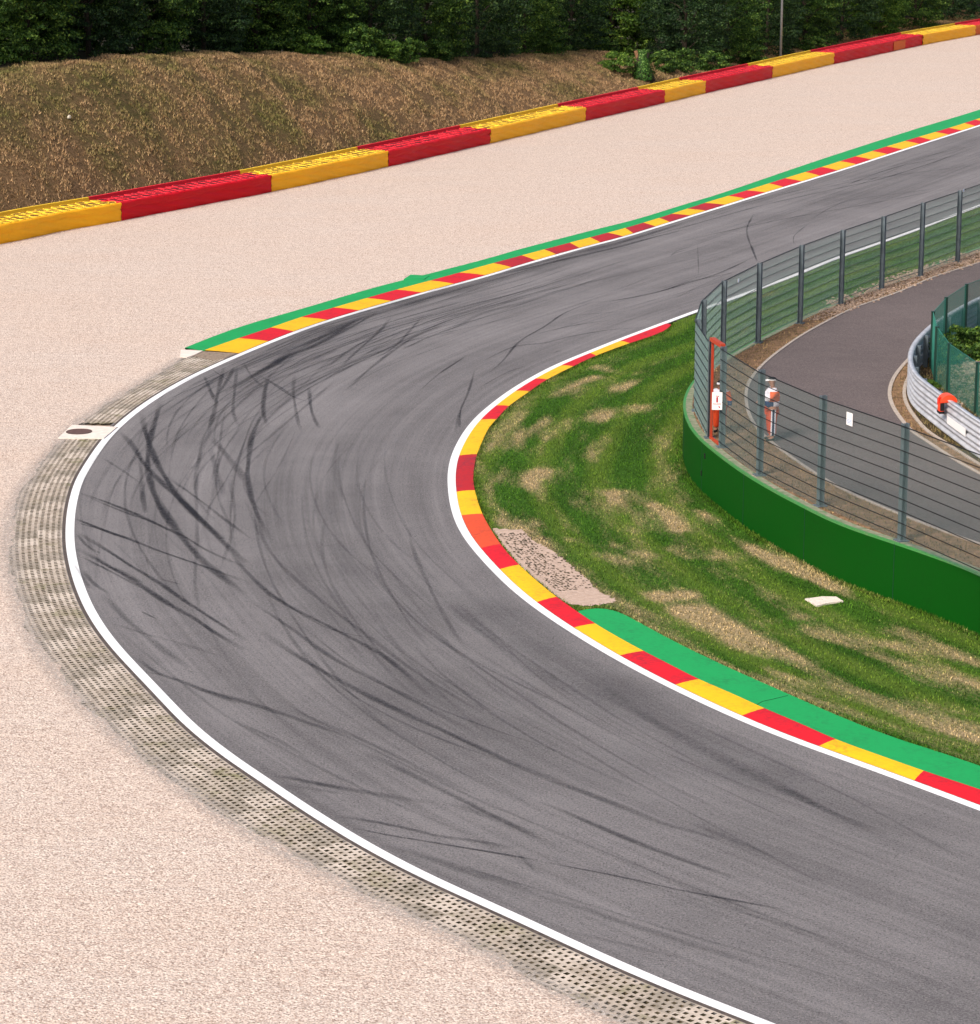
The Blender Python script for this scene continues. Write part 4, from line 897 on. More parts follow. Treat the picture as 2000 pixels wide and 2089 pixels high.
# pole, stones
l = bank_at(1592, .8); po = empty('lamp_post', l, label='thin pale grey pole standing behind the far yellow barrier block', cat='pole')
b = MB(); b.tube([l, l+Vector((0, 0, 12))], [.10, .06], 10); b.build('pole', M['grey'], po, smooth=True)
b = MB(); b.tube([l+Vector((0, 0, .02)), l+Vector((0, 0, .4))], [.16, .15], 10); b.build('base', M['grey'], po)
b = MB(); b.tube([l+Vector((0, 0, 12)), l+Vector((.5, -.4, 12.25)), l+Vector((1.2, -.9, 12.3))], [.05, .045, .04], 8); b.box(l+Vector((1.4, -1.05, 12.3)), .7, .28, .12, Vector((.8, -.6, 0))); b.build('lamp_head', M['grey'], po)
for (u, v, rr_, lb) in ((148,238,.13,'round white stone on the left part of the brown bank'),):
    best = None
    for i in range(len(bp)):
        for o_ in np.arange(.5, 8, .3):
            c = bp[i]-bn[i]*(BW+.3+o_); c = Vector((c.x, c.y, bankz(zs[i], o_))); a, e = UV(c); d = (a-u)**2+(e-v)**2
            if best is None or d < best[0]: best = (d, c)
    b = MB(); rock(b, best[1]+Vector((0, -.1, rr_*.5)), rr_*1.2); tag(b.build('stone', M['stone']), lb, 'stone')
# ================================================================== DEBRIS FENCE
posts = [(2032,1190,938),(1839.5,1103,866),(1674,1032,809),(1550,969.4,756),(1473,912,709),(1448,893,693),(1421.5,838,653),(1434,790,613.5),(1475,742,574.6),(1547,699,538.5),(1632.5,659.6,502),(1716,620.7,471),(1799,589.6,443),(1878.6,564,415),(1954,534,390),(2030,506,364),(2105,478,340)]
PB = [P(u, v, ZI) for u, v, t_ in posts]; PT = [zat(p.y, t_)-ZI for p, (u, v, t_) in zip(PB, posts)]
PT = [min(2.95, max(2.45, h)) for h in PT]
fe = empty('debris_fence', PB[6].copy(), label='tall wire debris fence with steel posts and cables standing along the green wall', cat='fence')
for i, (p, h) in enumerate(zip(PB, PT)):
    a = PB[max(0, i-1)]; c = PB[min(len(PB)-1, i+1)]; T = (c-a); T.z = 0; T.normalize(); N = Vector((T.y, -T.x, 0)); b = MB()
    ctr = p+Vector((0, 0, (h+.02)/2-.01))
    # H section: two flanges + web
    for s in (-1, 1): b.box(ctr+N*s*.064, .14, .014, h+.06, T)
    b.box(ctr, .012, .114, h+.06, T)
    b.box(p+Vector((0, 0, .012)), .28, .28, .024, T)
    b.build('post', M['steel'], fe)
gate = (4, 5)
side = {}
for i in range(len(PB)-1):
    if i in (4,): continue
    a, c, ha, hc = PB[i], PB[i+1], PT[i], PT[i+1]; T = c-a; L = T.length; T.normalize(); N = Vector((T.y, -T.x, 0)); o0 = -N*.10*(1 if (i < 7 or True) else -1)
    sgn = 1 if (P(1650, 850, ZI)-a).dot(N) < 0 else -1; o0 = N*.078*sgn
    hm = (ha+hc)/2; dd = .055; vv = MB(); r_ = .0013 if i < 4 else .0016
    def wire(p, q):
        d = (q-p).normalized(); b1 = N*r_; b2 = d.cross(N).normalized()*r_
        k0 = len(vv.v); vv.v += [p+b1+b2, p+b1-b2, p-b1-b2, p-b1+b2, q+b1+b2, q+b1-b2, q-b1-b2, q-b1+b2]
        vv.f += [(k0, k0+1, k0+5, k0+4), (k0+1, k0+2, k0+6, k0+5), (k0+2, k0+3, k0+7, k0+6), (k0+3, k0, k0+4, k0+7)]; vv.m += [0]*4
    for sg in (1, -1):
        kk_ = 1.15; x0 = -hm/kk_ if sg > 0 else 0; x1 = L if sg > 0 else L+hm/kk_
        x = x0
        while x < x1:
            # line: X = x + sg*z/kk
            z0, z1 = 0.03, hm-.02
            def xx(z): return x+sg*z/kk_
            if sg > 0: z0 = max(z0, (0-x)*kk_); z1 = min(z1, (L-x)*kk_)
            else: z0 = max(z0, (x-L)*kk_); z1 = min(z1, x*kk_)
            if z1 > z0+.02:
                def pt(z): f_ = xx(z)/L; return a.lerp(c, f_)+o0+Vector((0, 0, z*((ha*(1-f_)+hc*f_)/hm)))
                wire(pt(z0), pt(z1))
            x += dd
    vv.build('mesh_panel', M['wire'], fe)
NC = 10
for cix in range(NC):
    fz = .06+.93*cix/(NC-1); b = MB()
    for rng_ in ((0, 5), (5, len(PB))):
        pts = []
        for i in range(*rng_):
            a = PB[max(rng_[0], i-1)]; c = PB[min(rng_[1]-1, i+1)]; T = (c-a); T.z = 0; T.normalize(); N = Vector((T.y, -T.x, 0)); sgn = 1 if (P(1650, 850, ZI)-PB[i]).dot(N) < 0 else -1
            pts.append(PB[i]+N*.090*sgn+Vector((0, 0, PT[i]*fz)))
        b.tube(pts, .0115 if cix < NC-1 else .015, 6)
    b.build('cable', M['cable'], fe)
# gate frame (orange) between the two posts
ga, gb = PB[5], PB[4]; T = (gb-ga).normalized(); GH = PT[5]; Lg = (gb-ga).length
gf = empty('gate_frame', ga.copy(), label='narrow orange painted steel gate frame in the debris fence', cat='gate')
b = MB(); b.box(ga+T*.14+Vector((0, 0, GH/2)), .055, .06, GH, T); b.build('upright', M['orange'], gf)
b = MB(); b.box(gb-T*.14+Vector((0, 0, GH/2)), .05, .08, GH, T); b.build('upright', M['orange'], gf)
b = MB(); b.box((ga+gb)/2+Vector((0, 0, GH+.03)), Lg-.14, .13, .10, T); b.build('lintel', M['orange'], gf)
b = MB(); b.box((ga+gb)/2+Vector((0, 0, .03)), Lg-.2, .08, .05, T); b.build('threshold', M['orange'], gf)

# ---- signs
def board(name, center, wd, ht, nrm, mt, parent=None, th=.01):
    T = Vector((-nrm.y, nrm.x, 0)).normalized(); b = MB(); b.box(center, wd, th, ht, T); return b.build(name, mt, parent), T
def textmesh(name, s, size, center, nrm, mt, parent, ext=.002):
    cu = bpy.data.curves.new(name, 'FONT'); cu.body = s; cu.size = size; cu.align_x = 'CENTER'; cu.align_y = 'CENTER'; cu.extrude = ext
    o = bpy.data.objects.new(name, cu); C.objects.link(o); dg = bpy.context.evaluated_depsgraph_get(); dg.update(); me = bpy.data.meshes.new_from_object(o.evaluated_get(dg)); bpy.data.objects.remove(o)
    n = nrm.normalized(); x = Vector((0, 0, 1)).cross(n).normalized(); y = n.cross(x); mtx = Matrix((x, y, n)).transposed().to_4x4(); mtx.translation = center
    me.transform(mtx); me.materials.clear(); me.materials.append(mt); ob = bpy.data.objects.new(name, me); C.objects.link(ob)
    if parent: ob.parent = parent; ob.matrix_parent_inverse = Matrix.Translation(-parent.location)
    return ob
nc = Vector((-.10, -1, 0)).normalized()
dep = PB[4].y-.26; zc = (zat(dep, 800)+zat(dep, 836))/2; xc = P(1463.5, 818, zc).x*dep/P(1463.5, 818, zc).y
ctr = Vector((xc, dep, zc)); sw_, sh_ = 20.5/76, 35/74.
sg_ = empty('extinguisher_sign', ctr, label='white sign with a red fire extinguisher symbol and an arrow hung on the gate post', cat='sign')
board('sign_board', ctr, sw_, sh_, nc, M['signw'], sg_)
fx = Vector((0, 0, 1)).cross(nc).normalized()
if fx.x < 0: fx = -fx
f0 = ctr+nc*.0075
b = MB(); b.tube([f0+Vector((0, 0, -.035)), f0+Vector((0, 0, .085)), f0+Vector((0, 0, .115))], [.024, .024, .010], 10); 
b.v = [f0+(v-f0)-nc*((v-f0).dot(nc))*.9 for v in b.v]; b.build('extinguisher_symbol', M['signr'], sg_)
b = MB(); b.box(f0+Vector((0, 0, .130)), .085, .004, .010, fx); b.box(f0+fx*.035+Vector((0, 0, .130)), .03, .004, .022, fx); b.box(f0-fx*.01+Vector((0, 0, .145)), .01, .004, .025, fx); b.build('valve_symbol', M['signr'], sg_)
textmesh('lettering', 'POUDRE', .055, f0+Vector((0, 0, -.082)), nc, M['signr'], sg_)
b = MB(); A0 = f0+fx*.035+Vector((0, 0, -.13)); A1 = f0+fx*.085+Vector((0, 0, -.185)); d = (A1-A0).normalized(); b.box((A0+A1)/2-d*.01, (A1-A0).length-.02, .004, .016, d, up=nc.cross(d)); pdir = d.cross(nc)
b.add([A1, A1-d*.04+pdir*.028, A1-d*.04-pdir*.028, A1-nc*.003], [(0, 1, 2), (0, 2, 1)]); b.build('arrow', M['signr'], sg_)
# white label with faint blue print on the fence panel
def on_fence(i, f_, z): 
    a, c = PB[i], PB[i+1]; T = (c-a).normalized(); N = Vector((T.y, -T.x, 0)); 
    if N.y > 0: N = -N
    return a.lerp(c, f_)+Vector((0, 0, z)), N
for i, uu, vv0, vv1, wd, lb, col in ((1, 1743.5, 839, 869, .27, 'small white notice with faint blue print on the near fence', 'signw'), (8, 1499, 566, 577, .13, 'tiny blue and white tag on the fence top, left one', 'signblue'), (13, 1975, 383, 392, .15, 'tiny blue and white tag on the fence top near the right edge', 'signblue')):
    f_ = min(np.linspace(0, 1, 200), key=lambda f: abs(UV(PB[i].lerp(PB[i+1], f)+Vector((0, 0, 2.4)))[0]-uu)); p, N = on_fence(i, f_, 0); z0 = zat(p.y, vv1-2); z1 = zat(p.y, vv0+2)
    s = 1 if i < 5 else 1; ctr = Vector((p.x, p.y, (z0+z1)/2))+N*.13
    nt_ = empty('notice', ctr, label=lb, cat='sign'); board('plate', ctr, wd, z1-z0, N, M['signw'], nt_)
    fx_ = Vector((-N.y, N.x, 0)).normalized()
    b = MB()
    if col == 'signw':
        for q in range(3): b.box(ctr+N*.008+Vector((0, 0, (-.015-.035*q))), wd*.8, .003, .012, fx_)
    else: b.box(ctr+N*.008-fx_*wd*.28, wd*.42, .003, (z1-z0)*.98, fx_)
    b.build('print', M['signblue'], nt_)

# ================================================================== GUARDRAIL round the island
RAIL = [(2110,618),(2000,668),(1950,695),(1908,722),(1882,746),(1864,769),(1855.5,795),(1859,819),(1870,838),(1892,857),(1922,881),(1963,912),(2000,938.5),(2120,1015)]
rc = curve(RAIL, ZI, .25, 5, 0, 6); rn_ = normals(rc); s_ = 1 if (P(1700, 800, ZI)-rc[len(rc)//2]).dot(rn_[len(rc)//2]) > 0 else -1   # + towards road
gr = empty('guardrail', rc[len(rc)//2].copy(), label='galvanised three beam guardrail curving round the island inside the service road', cat='guardrail')
RH = .98
def wbeam(z0, hgt): return [(s_*a, z0+hgt*b_) for a, b_ in ((0, 0), (.045, .05), (.075, .14), (.075, .26), (.045, .36), (0, .44), (-.004, .5), (0, .56), (.045, .64), (.075, .74), (.075, .86), (.045, .95), (0, 1))]
for q in range(3):
    b = MB(); b.sweep(rc, wbeam(.05+q*.312, .30), nrm=rn_); b.build('beam', M['rail'], gr, smooth=True)
b = MB(); b.sweep(rc, [(s_*.0, RH+.005), (s_*.085, RH+.03), (s_*.03, RH+.05), (-s_*.07, RH+.03), (-s_*.07, RH-.05)], nrm=rn_); b.build('top_cap', M['rail'], gr, smooth=True)
for i in range(3, len(rc)-2, 7):
    b = MB(); p = rc[i]-rn_[i]*s_*.12; b.box(p+Vector((0, 0, RH/2)), .10, .14, RH, rn_[i].cross(Vector((0, 0, 1)))); b.build('post', M['steel'], gr)
# white sleeve plate on the rail
i0 = min(range(len(rc)), key=lambda i: abs(UV(rc[i]+Vector((0, 0, .5)))[0]-1940)+(0 if rc[i].y < P(0, 800, ZI).y else 999)); i1 = min(range(len(rc)), key=lambda i: abs(UV(rc[i]+Vector((0, 0, .5)))[0]-1978)+(0 if rc[i].y < P(0, 800, ZI).y else 999)); i0, i1 = min(i0, i1), max(i0, i1)
b = MB(); b.sweep(rc[i0:i1+1], [(s_*.085, .40), (s_*.088, .62)], nrm=rn_[i0:i1+1]); b.build('white_plate', M['signw'], gr)
# orange cover hooked over the rail
ic = min(range(len(rc)), key=lambda i: abs(UV(rc[i]+Vector((0, 0, .9)))[0]-1937)+(0 if rc[i].y < P(0, 800, ZI).y else 999)); p = rc[ic]; n_ = rn_[ic]*s_; T = n_.cross(Vector((0, 0, 1)))
oc_ = empty('orange_cover', p+Vector((0, 0, RH)), label='orange rounded plastic cover with black feet hooked over the top of the guardrail', cat='cover')
b = MB(); ctr = p+n_*.02+Vector((0, 0, RH-.02)); N_ = 14
prof = []
for k_ in range(N_+1): an = math.pi*k_/N_; prof.append((math.cos(an)*.23, math.sin(an)*.20))
Vv = []
for s in (-.20, .16):
    for a, z in prof: Vv.append(ctr+T*(s+ (.0))+n_*a*(1.0 if s > 0 else .95)+Vector((0, 0, z)))
n1 = N_+1; F_ = [(i, i+1, i+1+n1, i+n1) for i in range(N_)]+[tuple(range(n1)), tuple(range(n1, 2*n1))[::-1]]
b.add(Vv, F_); b.box(ctr+n_*.165+T*.02+Vector((0, 0, -.13)), .24, .12, .28, T); b.box(ctr-n_*.17+Vector((0, 0, -.08)), .3, .08, .18, T); b.build('cover_body', M['lampor'], oc_)
b = MB(); b.box(ctr+n_*.17+T*.02+Vector((0, 0, -.30)), .26, .14, .06, T); b.box(ctr+n_*.20-T*.22+Vector((0, 0, -.12)), .07, .10, .20, T); b.build('foot', M['black'], oc_)
b = MB(); b.box(ctr+n_*.225+T*.13+Vector((0, 0, -.02)), .03, .03, .16, T); b.box(ctr+n_*.20-T*.03+Vector((0, 0, .03)), .02, .08, .16, T); b.build('slot', M['bred'], oc_)

# ================================================================== GREEN NET FENCE on the island
gpx = [(2060,650,545),(1968,695,580),(1926.5,725,607),(1900,752,636),(1908,785,667),(1934,800,701),(1991,846,740),(2055,893,778)]
gb_ = [P(u, v, ZI) for u, v, t_ in gpx]; gt_ = [zat(p.y, t_)-ZI for p, (u, v, t_) in zip(gb_, gpx)]
gn = empty('net_fence', gb_[3].copy(), label='dark green net fence with slim green posts on the island behind the guardrail', cat='fence')
for p, h in zip(gb_, gt_):
    b = MB(); b.box(p+Vector((0, 0, h/2-.05)), .10, .10, h+.1); b.box(p+Vector((0, 0, h+.01)), .12, .12, .02); b.build('post', M['gpost'], gn)
for i in range(len(gb_)-1):
    a, c, ha, hc = gb_[i], gb_[i+1], gt_[i], gt_[i+1]; L = (c-a).length; T = (c-a).normalized(); N = Vector((T.y, -T.x, 0)); vv = MB(); r_ = .0017
    nx = int(L/.028); nz = int(1.5/.028)
    def w2(p, q, rr=r_):
        d = (q-p).normalized(); b2 = d.cross(N).normalized()*rr; k0 = len(vv.v); b1 = N*rr
        vv.v += [p+b2, p-b2-b1, p-b2+b1, q+b2, q-b2-b1, q-b2+b1]; vv.f += [(k0, k0+1, k0+4, k0+3), (k0+1, k0+2, k0+5, k0+4), (k0+2, k0, k0+3, k0+5)]; vv.m += [0]*3
    for q in range(nx+1):
        f_ = q/nx; p = a.lerp(c, f_); w2(p, p+Vector((0, 0, ha*(1-f_)+hc*f_-.02)))
    for q in range(nz+1): f_ = q/nz; w2(a+Vector((0, 0, ha*f_*.985)), c+Vector((0, 0, hc*f_*.985)))
    w2(a+Vector((0, 0, ha-.01)), c+Vector((0, 0, hc-.01)), .008)
    vv.build('net_panel', M['gwire'], gn)
# island vegetation
for u, v, s, q, lb in ((1925,742,.55,0,'dark shrub behind the corner of the green net fence'),(1950,725,.6,0,'dark shrub seen through the green net, right of the corner one'),(1985,712,.5,1,'yellowish shrub at the right edge behind the green net'),(1893,800,.28,1,'small weed clump between the guardrail and the net'),(2020,735,.7,0,'dark shrub cut off at the right edge on the island')):
    plant('shrub', (bush, bush2)[q], P(u, v, ZI), s, lb, 'shrub', 'shrubs on the island')
X, Y = scatter(atz(off(ri, normals(ri), 1 if (P(1950, 860, ZI)-ri[len(ri)//2]).dot(normals(ri)[len(ri)//2]) > 0 else -1, .55), ZI), 260000, (8, 34), (60, 110))
g = blades('island_weeds', X, Y, np.full(len(X), ZI), .11, .012, M['bblade'], lambda X, Y: np.clip(.45+.4*fbm(X, Y, 1.2, 21), 0, 1)); tag(g, 'rough weeds and dry grass on the island soil', 'weeds', kind='stuff')
b = MB()
for _ in range(500):
    u = random.uniform(1940, 2010); v = random.uniform(730, 830); rock(b, P(u, v, ZI+.02), random.uniform(.02, .07))
for _ in range(60):
    u = random.uniform(1965, 2005); v = random.uniform(740, 765); rock(b, P(u, v, ZI+.04), random.uniform(.06, .13))
tag(b.build('island_rubble', M['rubble']), 'pale stones and litter on the island soil behind the net', 'rubble', kind='stuff')

# ================================================================== SKID MARKS
SK = []
def sk_(ox, oy, s, pts, w_, a): SK.append((cc(ox, oy, s, pts), w_, a))
k = 3.752
for pts, w_, a in [([(550,1060),(640,1160),(720,1290),(790,1370),(870,1450),(960,1530),(1070,1640),(1200,1770),(1320,1876)],.13,.8),([(710,920),(740,1060),(780,1180),(830,1300),(900,1420),(1000,1560),(1140,1700),(1250,1800),(1340,1876)],.13,.95),
 ([(860,820),(810,980),(770,1130),(755,1300),(780,1450),(830,1600),(900,1720),(1000,1850)],.13,.85),([(690,1260),(710,1400),(715,1550),(740,1680)],.10,.4),([(1190,630),(1240,750),(1290,850)],.09,.6),([(1340,560),(1300,720),(1270,880),(1235,1000),(1225,1080)],.10,.6),([(1420,560),(1370,650),(1300,760)],.09,.65),
 ([(1225,1080),(1160,1220),(1130,1350),(1120,1500)],.10,.35),([(1225,1080),(1330,1200),(1450,1350),(1540,1480)],.16,.4),([(1640,900),(1560,1080),(1530,1250),(1520,1400),(1550,1560),(1600,1700),(1680,1876)],.11,.75),([(1700,600),(1650,750),(1640,920),(1680,1020)],.10,.4),
 ([(250,1525),(480,1610),(700,1700),(900,1800),(1050,1870)],.09,.8),([(200,1720),(500,1840),(640,1876)],.09,.7),([(400,1250),(560,1350),(700,1450)],.07,.35),([(900,1400),(1130,1560),(1350,1730),(1550,1876)],.08,.5),([(1240,1180),(1290,1400),(1350,1560)],.14,.3),([(1250,580),(1400,680)],.05,.6),
 ([(1600,620),(1750,700),(1876,790)],.06,.4),([(1440,560),(1420,750),(1410,900),(1450,1010)],.08,.45),([(1330,760),(1600,600),(1876,440)],.16,.35),([(1400,720),(1700,560),(1876,500)],.14,.4),([(1500,650),(1650,570),(1820,470)],.12,.5),([(1490,530),(1560,640),(1650,720)],.07,.4)]: sk_(100,600,k,pts,w_,a)
for pts, w_, a in [([(620,30),(900,150),(1150,240),(1380,340),(1600,470),(1876,590)],.08,.6),([(590,225),(800,310),(1000,380),(1200,460),(1400,530),(1600,600),(1876,700)],.09,.75),([(590,250),(760,300)],.05,.6),([(600,330),(800,450),(1000,580),(1200,700),(1400,840),(1600,970),(1876,1150)],.10,.8),
 ([(590,450),(740,530),(860,600),(1000,680),(1150,780),(1300,880),(1480,980),(1640,1090),(1876,1230)],.12,.85),([(620,510),(800,600),(950,680),(1080,750)],.08,.6),([(1170,0),(1280,200),(1400,370),(1550,540),(1720,680),(1876,800)],.16,.75),([(1310,0),(1450,150),(1600,290),(1750,440),(1876,560)],.14,.75),
 ([(1090,0),(1120,200)],.1,.3),([(640,620),(720,720),(850,800)],.08,.55),([(790,800),(900,920),(1020,1040),(1150,1140),(1300,1260),(1450,1370)],.14,.35),([(1080,930),(1200,990)],.05,.8),([(1050,1290),(1200,1400),(1400,1470),(1600,1550),(1876,1650)],.11,.55),([(1100,1390),(1250,1420)],.06,.45),([(1430,1395),(1500,1390)],.05,.6),([(590,340),(680,440),(780,490)],.06,.55),([(870,590),(1100,720)],.10,.6),([(1220,680),(1400,730)],.05,.5),([(820,1010),(1100,1100),(1400,1180),(1700,1280)],.10,.25),([(560,560),(640,680),(700,760)],.07,.4)]: sk_(0,1000,k,pts,w_,a)
for pts, w_, a in [([(720,10),(950,70),(1150,130),(1400,210),(1600,280),(1876,380)],.12,.5),([(1050,270),(1200,340),(1400,430),(1600,550)],.08,.28),([(1340,690),(1500,710),(1700,750),(1876,790)],.10,.5),([(1470,760),(1700,800),(1876,830)],.1,.25)]: sk_(200,1400,k,pts,w_,a)
for pts, w_, a in [([(320,290),(600,330),(900,390),(1100,440),(1400,480),(1700,540)],.11,.5),([(450,380),(700,430),(1000,480),(1300,530),(1600,580),(1876,630)],.05,.85),([(650,500),(1000,600),(1300,700),(1600,790),(1876,890)],.18,.3),([(0,10),(400,80),(800,150),(1100,190)],.14,.35),([(1200,190),(1500,290),(1876,450)],.16,.3),([(1700,560),(1876,740)],.05,.35)]: sk_(600,1589,k,pts,w_,a)
for pts, w_, a in [([(0,635),(400,710),(700,770),(1050,850),(1450,925),(1876,1005)],.045,.85),([(0,900),(350,1000),(600,1090),(900,1180),(1300,1310),(1876,1500)],.15,.3),([(0,170),(300,300),(600,430),(900,550),(1200,660),(1500,760)],.11,.6),([(40,0),(300,90),(700,240),(1000,360),(1400,470)],.13,.4),([(1200,350),(1500,480),(1800,600)],.12,.25),([(180,1160),(600,1260),(1100,1380)],.08,.25)]: sk_(1100,1589,k,pts,w_,a)
for pts, w_, a in [([(0,1430),(200,1300),(400,1170),(650,1050),(850,950),(1050,880)],.28,.45),([(250,1290),(320,1230),(520,1150),(800,990)],.15,.7),([(500,1170),(800,1010),(1000,900)],.12,.6),([(600,1330),(800,1180),(1000,1060),(1120,930)],.10,.5),([(750,1290),(900,1150),(1030,1040)],.08,.55),
 ([(780,1490),(900,1370),(1100,1210),(1300,1080),(1500,1000),(1700,960)],.10,.5),([(960,1260),(1150,1150),(1350,930)],.08,.5),([(1340,1490),(1500,1350),(1700,1220)],.05,.5),([(1760,1330),(1710,1500),(1650,1640),(1610,1800)],.06,.6),([(1650,1640),(1640,1780)],.05,.5),([(380,1370),(370,1500),(400,1700),(430,1800)],.08,.45),([(490,1470),(510,1650),(570,1780)],.09,.65),([(160,1400),(350,1530),(500,1580)],.06,.5),([(170,1400),(140,1600),(160,1740)],.10,.5),([(1050,880),(1400,780),(1876,640)],.2,.3),([(0,1350),(150,1330),(300,1240)],.15,.6),([(1200,1180),(1450,1060),(1700,980)],.07,.35),([(380,1200),(600,1080),(900,930)],.12,.4),([(100,1320),(400,1200),(700,1080)],.3,.3)]: sk_(500,400,k,pts,w_,a)
for pts, w_, a in [([(370,1730),(480,1630),(600,1490),(800,1370),(950,1270),(1180,1180)],.06,.75),([(320,1640),(560,1530),(800,1500),(1000,1450),(1300,1400),(1600,1380)],.07,.6),([(700,1440),(1000,1370),(1300,1325)],.06,.5),([(1180,1190),(1300,1180),(1530,1140),(1700,1100),(1876,1050)],.07,.7),([(0,1450),(300,1280),(600,1200),(900,1100),(1200,1020),(1600,930)],.2,.28),([(340,1000),(700,920),(900,870),(1300,780),(1600,700),(1876,630)],.16,.6),([(0,1730),(180,1610)],.05,.5),([(300,1840),(500,1730),(640,1680)],.05,.5),([(300,1000),(600,925),(1040,810),(1400,720),(1876,580)],.22,.35),([(1750,840),(1800,810),(1876,790)],.05,.5),([(1000,1290),(1400,1260)],.08,.3),([(860,1580),(920,1555)],.05,.5)]: sk_(900,300,k,pts,w_,a)
k = 2.68
for pts, w_, a in [([(0,1310),(300,1230),(700,1120),(1100,1030),(1400,960),(1876,800)],.09,.55),([(200,1330),(600,1240),(900,1180),(1300,1110),(1700,1030)],.08,.5),([(1100,1030),(1400,920),(1700,860),(1876,850)],.07,.5),([(640,1170),(600,1260),(640,1390)],.06,.6),([(930,1230),(860,1290),(860,1340)],.05,.5),([(950,1200),(1150,1100),(1500,1050),(1700,1020)],.07,.45),([(700,1100),(1200,990),(1876,900)],.2,.22),([(300,1180),(800,1060),(1300,950),(1876,760)],.08,.3),([(1300,940),(1600,850),(1876,790)],.06,.4)]: sk_(1300,0,k,pts,w_,a)
k = 4.69
for pts, w_, a in [([(0,495),(200,450),(400,390),(700,300),(900,220),(1130,110)],.07,.75),([(300,420),(500,350),(800,290),(1020,245)],.05,.7),([(1090,0),(1150,160)],.08,.6),([(320,100),(400,50),(530,20)],.04,.6),([(580,0),(590,290)],.025,.6),([(150,410),(400,400),(800,370)],.04,.3),([(360,270),(440,262)],.04,.6),([(380,430),(600,385)],.04,.4),([(0,240),(300,180),(600,120),(900,50)],.04,.5)]: sk_(1300,500,k,pts,w_,a)
k = .938
for pts, w_, a in [([(500,1210),(600,1275),(720,1340),(850,1400),(1000,1470),(1100,1510)],.13,.6),([(478,1150),(560,1205),(640,1262),(760,1325),(900,1400)],.10,.5),([(440,1060),(520,1140),(640,1205),(740,1260),(820,1330)],.10,.6),([(470,960),(520,1060),(590,1130),(700,1215),(800,1290),(900,1350),(1000,1400)],.09,.35),([(500,1125),(620,1200),(730,1225)],.05,.4),([(700,1440),(800,1490),(900,1540),(1000,1590),(1070,1625)],.12,.4),([(560,1360),(700,1420),(900,1520)],.11,.3),([(650,830),(640,900),(660,960)],.1,.2)]: sk_(0,0,k,pts,w_,a)
# broad soft rubbered-in bands on the racing line
for pts, w_, a in [([(560,640),(500,780),(520,950),(620,1120),(800,1280),(1100,1450),(1500,1620),(1900,1760)],1.8,.12),([(780,760),(700,900),(760,1080),(950,1230),(1250,1400),(1600,1560)],1.6,.12),([(900,1130),(1050,1250),(1250,1370),(1500,1500),(1876,1640)],1.1,.24),([(450,700),(700,600),(1000,520),(1300,430)],1.0,.30),([(860,1150),(950,1230),(1100,1330)],.30,.25),([(1150,1320),(1320,1420),(1560,1540)],.25,.25),([(1480,1500),(1600,1560),(1700,1600)],.2,.4)]: sk_(0,0,.938,pts,w_,a)
rr2 = random.Random(23); W3 = []
s_ap = SL[150]
def lane(n, s0r, lenr, t0r, dtr, wr, ar):
    for _ in range(n):
        s0 = rr2.uniform(*s0r); L = rr2.uniform(*lenr); t0 = rr2.uniform(*t0r); dt = rr2.uniform(*dtr); bow = rr2.uniform(-.05, .05); w_ = rr2.uniform(*wr); a = rr2.uniform(*ar)
        for pair in range(rr2.choice((1, 1, 2))):
            pts = [TP(s0+L*q/7, min(.97, max(.02, t0+pair*.12+dt*q/7+bow*math.sin(math.pi*q/7)))) for q in range(8)]
            W3.append((pts, w_, a*(1 if pair == 0 else .7)))
lane(46, (s_ap-8, s_ap+22), (8, 22), (.05, .42), (-.12, .12), (.035, .085), (.14, .42))     # left part of the bend
lane(30, (s_ap-34, s_ap-8), (8, 20), (.12, .75), (-.15, .15), (.03, .08), (.10, .34))       # run towards the camera
lane(34, (s_ap+12, s_ap+30), (7, 18), (.02, .40), (-.05, .14), (.035, .09), (.14, .42))     # braking zone by the far kerb
lane(34, (s_ap+26, s_ap+90), (10, 30), (.05, .9), (-.12, .12), (.03, .07), (.10, .32))
V = []; F = []; UVs = []; A = []
for pts, w_, a in W3: SK.append((pts, w_, a))
for n_sk, (pts, w_, a) in enumerate(SK):
    c = resample(catmull(pts if isinstance(pts[0], Vector) else [P(u, v, 0) for u, v in pts], 6), .35); n_ = normals(c); m_ = len(c); z = .0085+.00005*n_sk
    if w_ > .19: z = .0045-.0+.00003*n_sk
    for i, (p, q) in enumerate(zip(c, n_)):
        e = min(1, min(i, m_-1-i)/max(1, m_*.18)); ww = w_*.80*(1+.2*math.sin(i*.4+n_sk)); aa = a*1.15*(.12+.88*e)*(.85+.15*math.sin(i*.7+n_sk*2))
        for s in (-1, 0, 1): V.append((p.x+q.x*s*ww, p.y+q.y*s*ww, z)); UVs.append((i, s)); A.append(aa)
    b0 = len(V)-3*m_
    for i in range(m_-1):
        for j in range(2): x = b0+i*3+j; F.append((x, x+1, x+4, x+3))
skm = mesh('skid_marks', V, F, M['skid'], uv=UVs, attr={'a': A}); tag(skm, kind='structure')

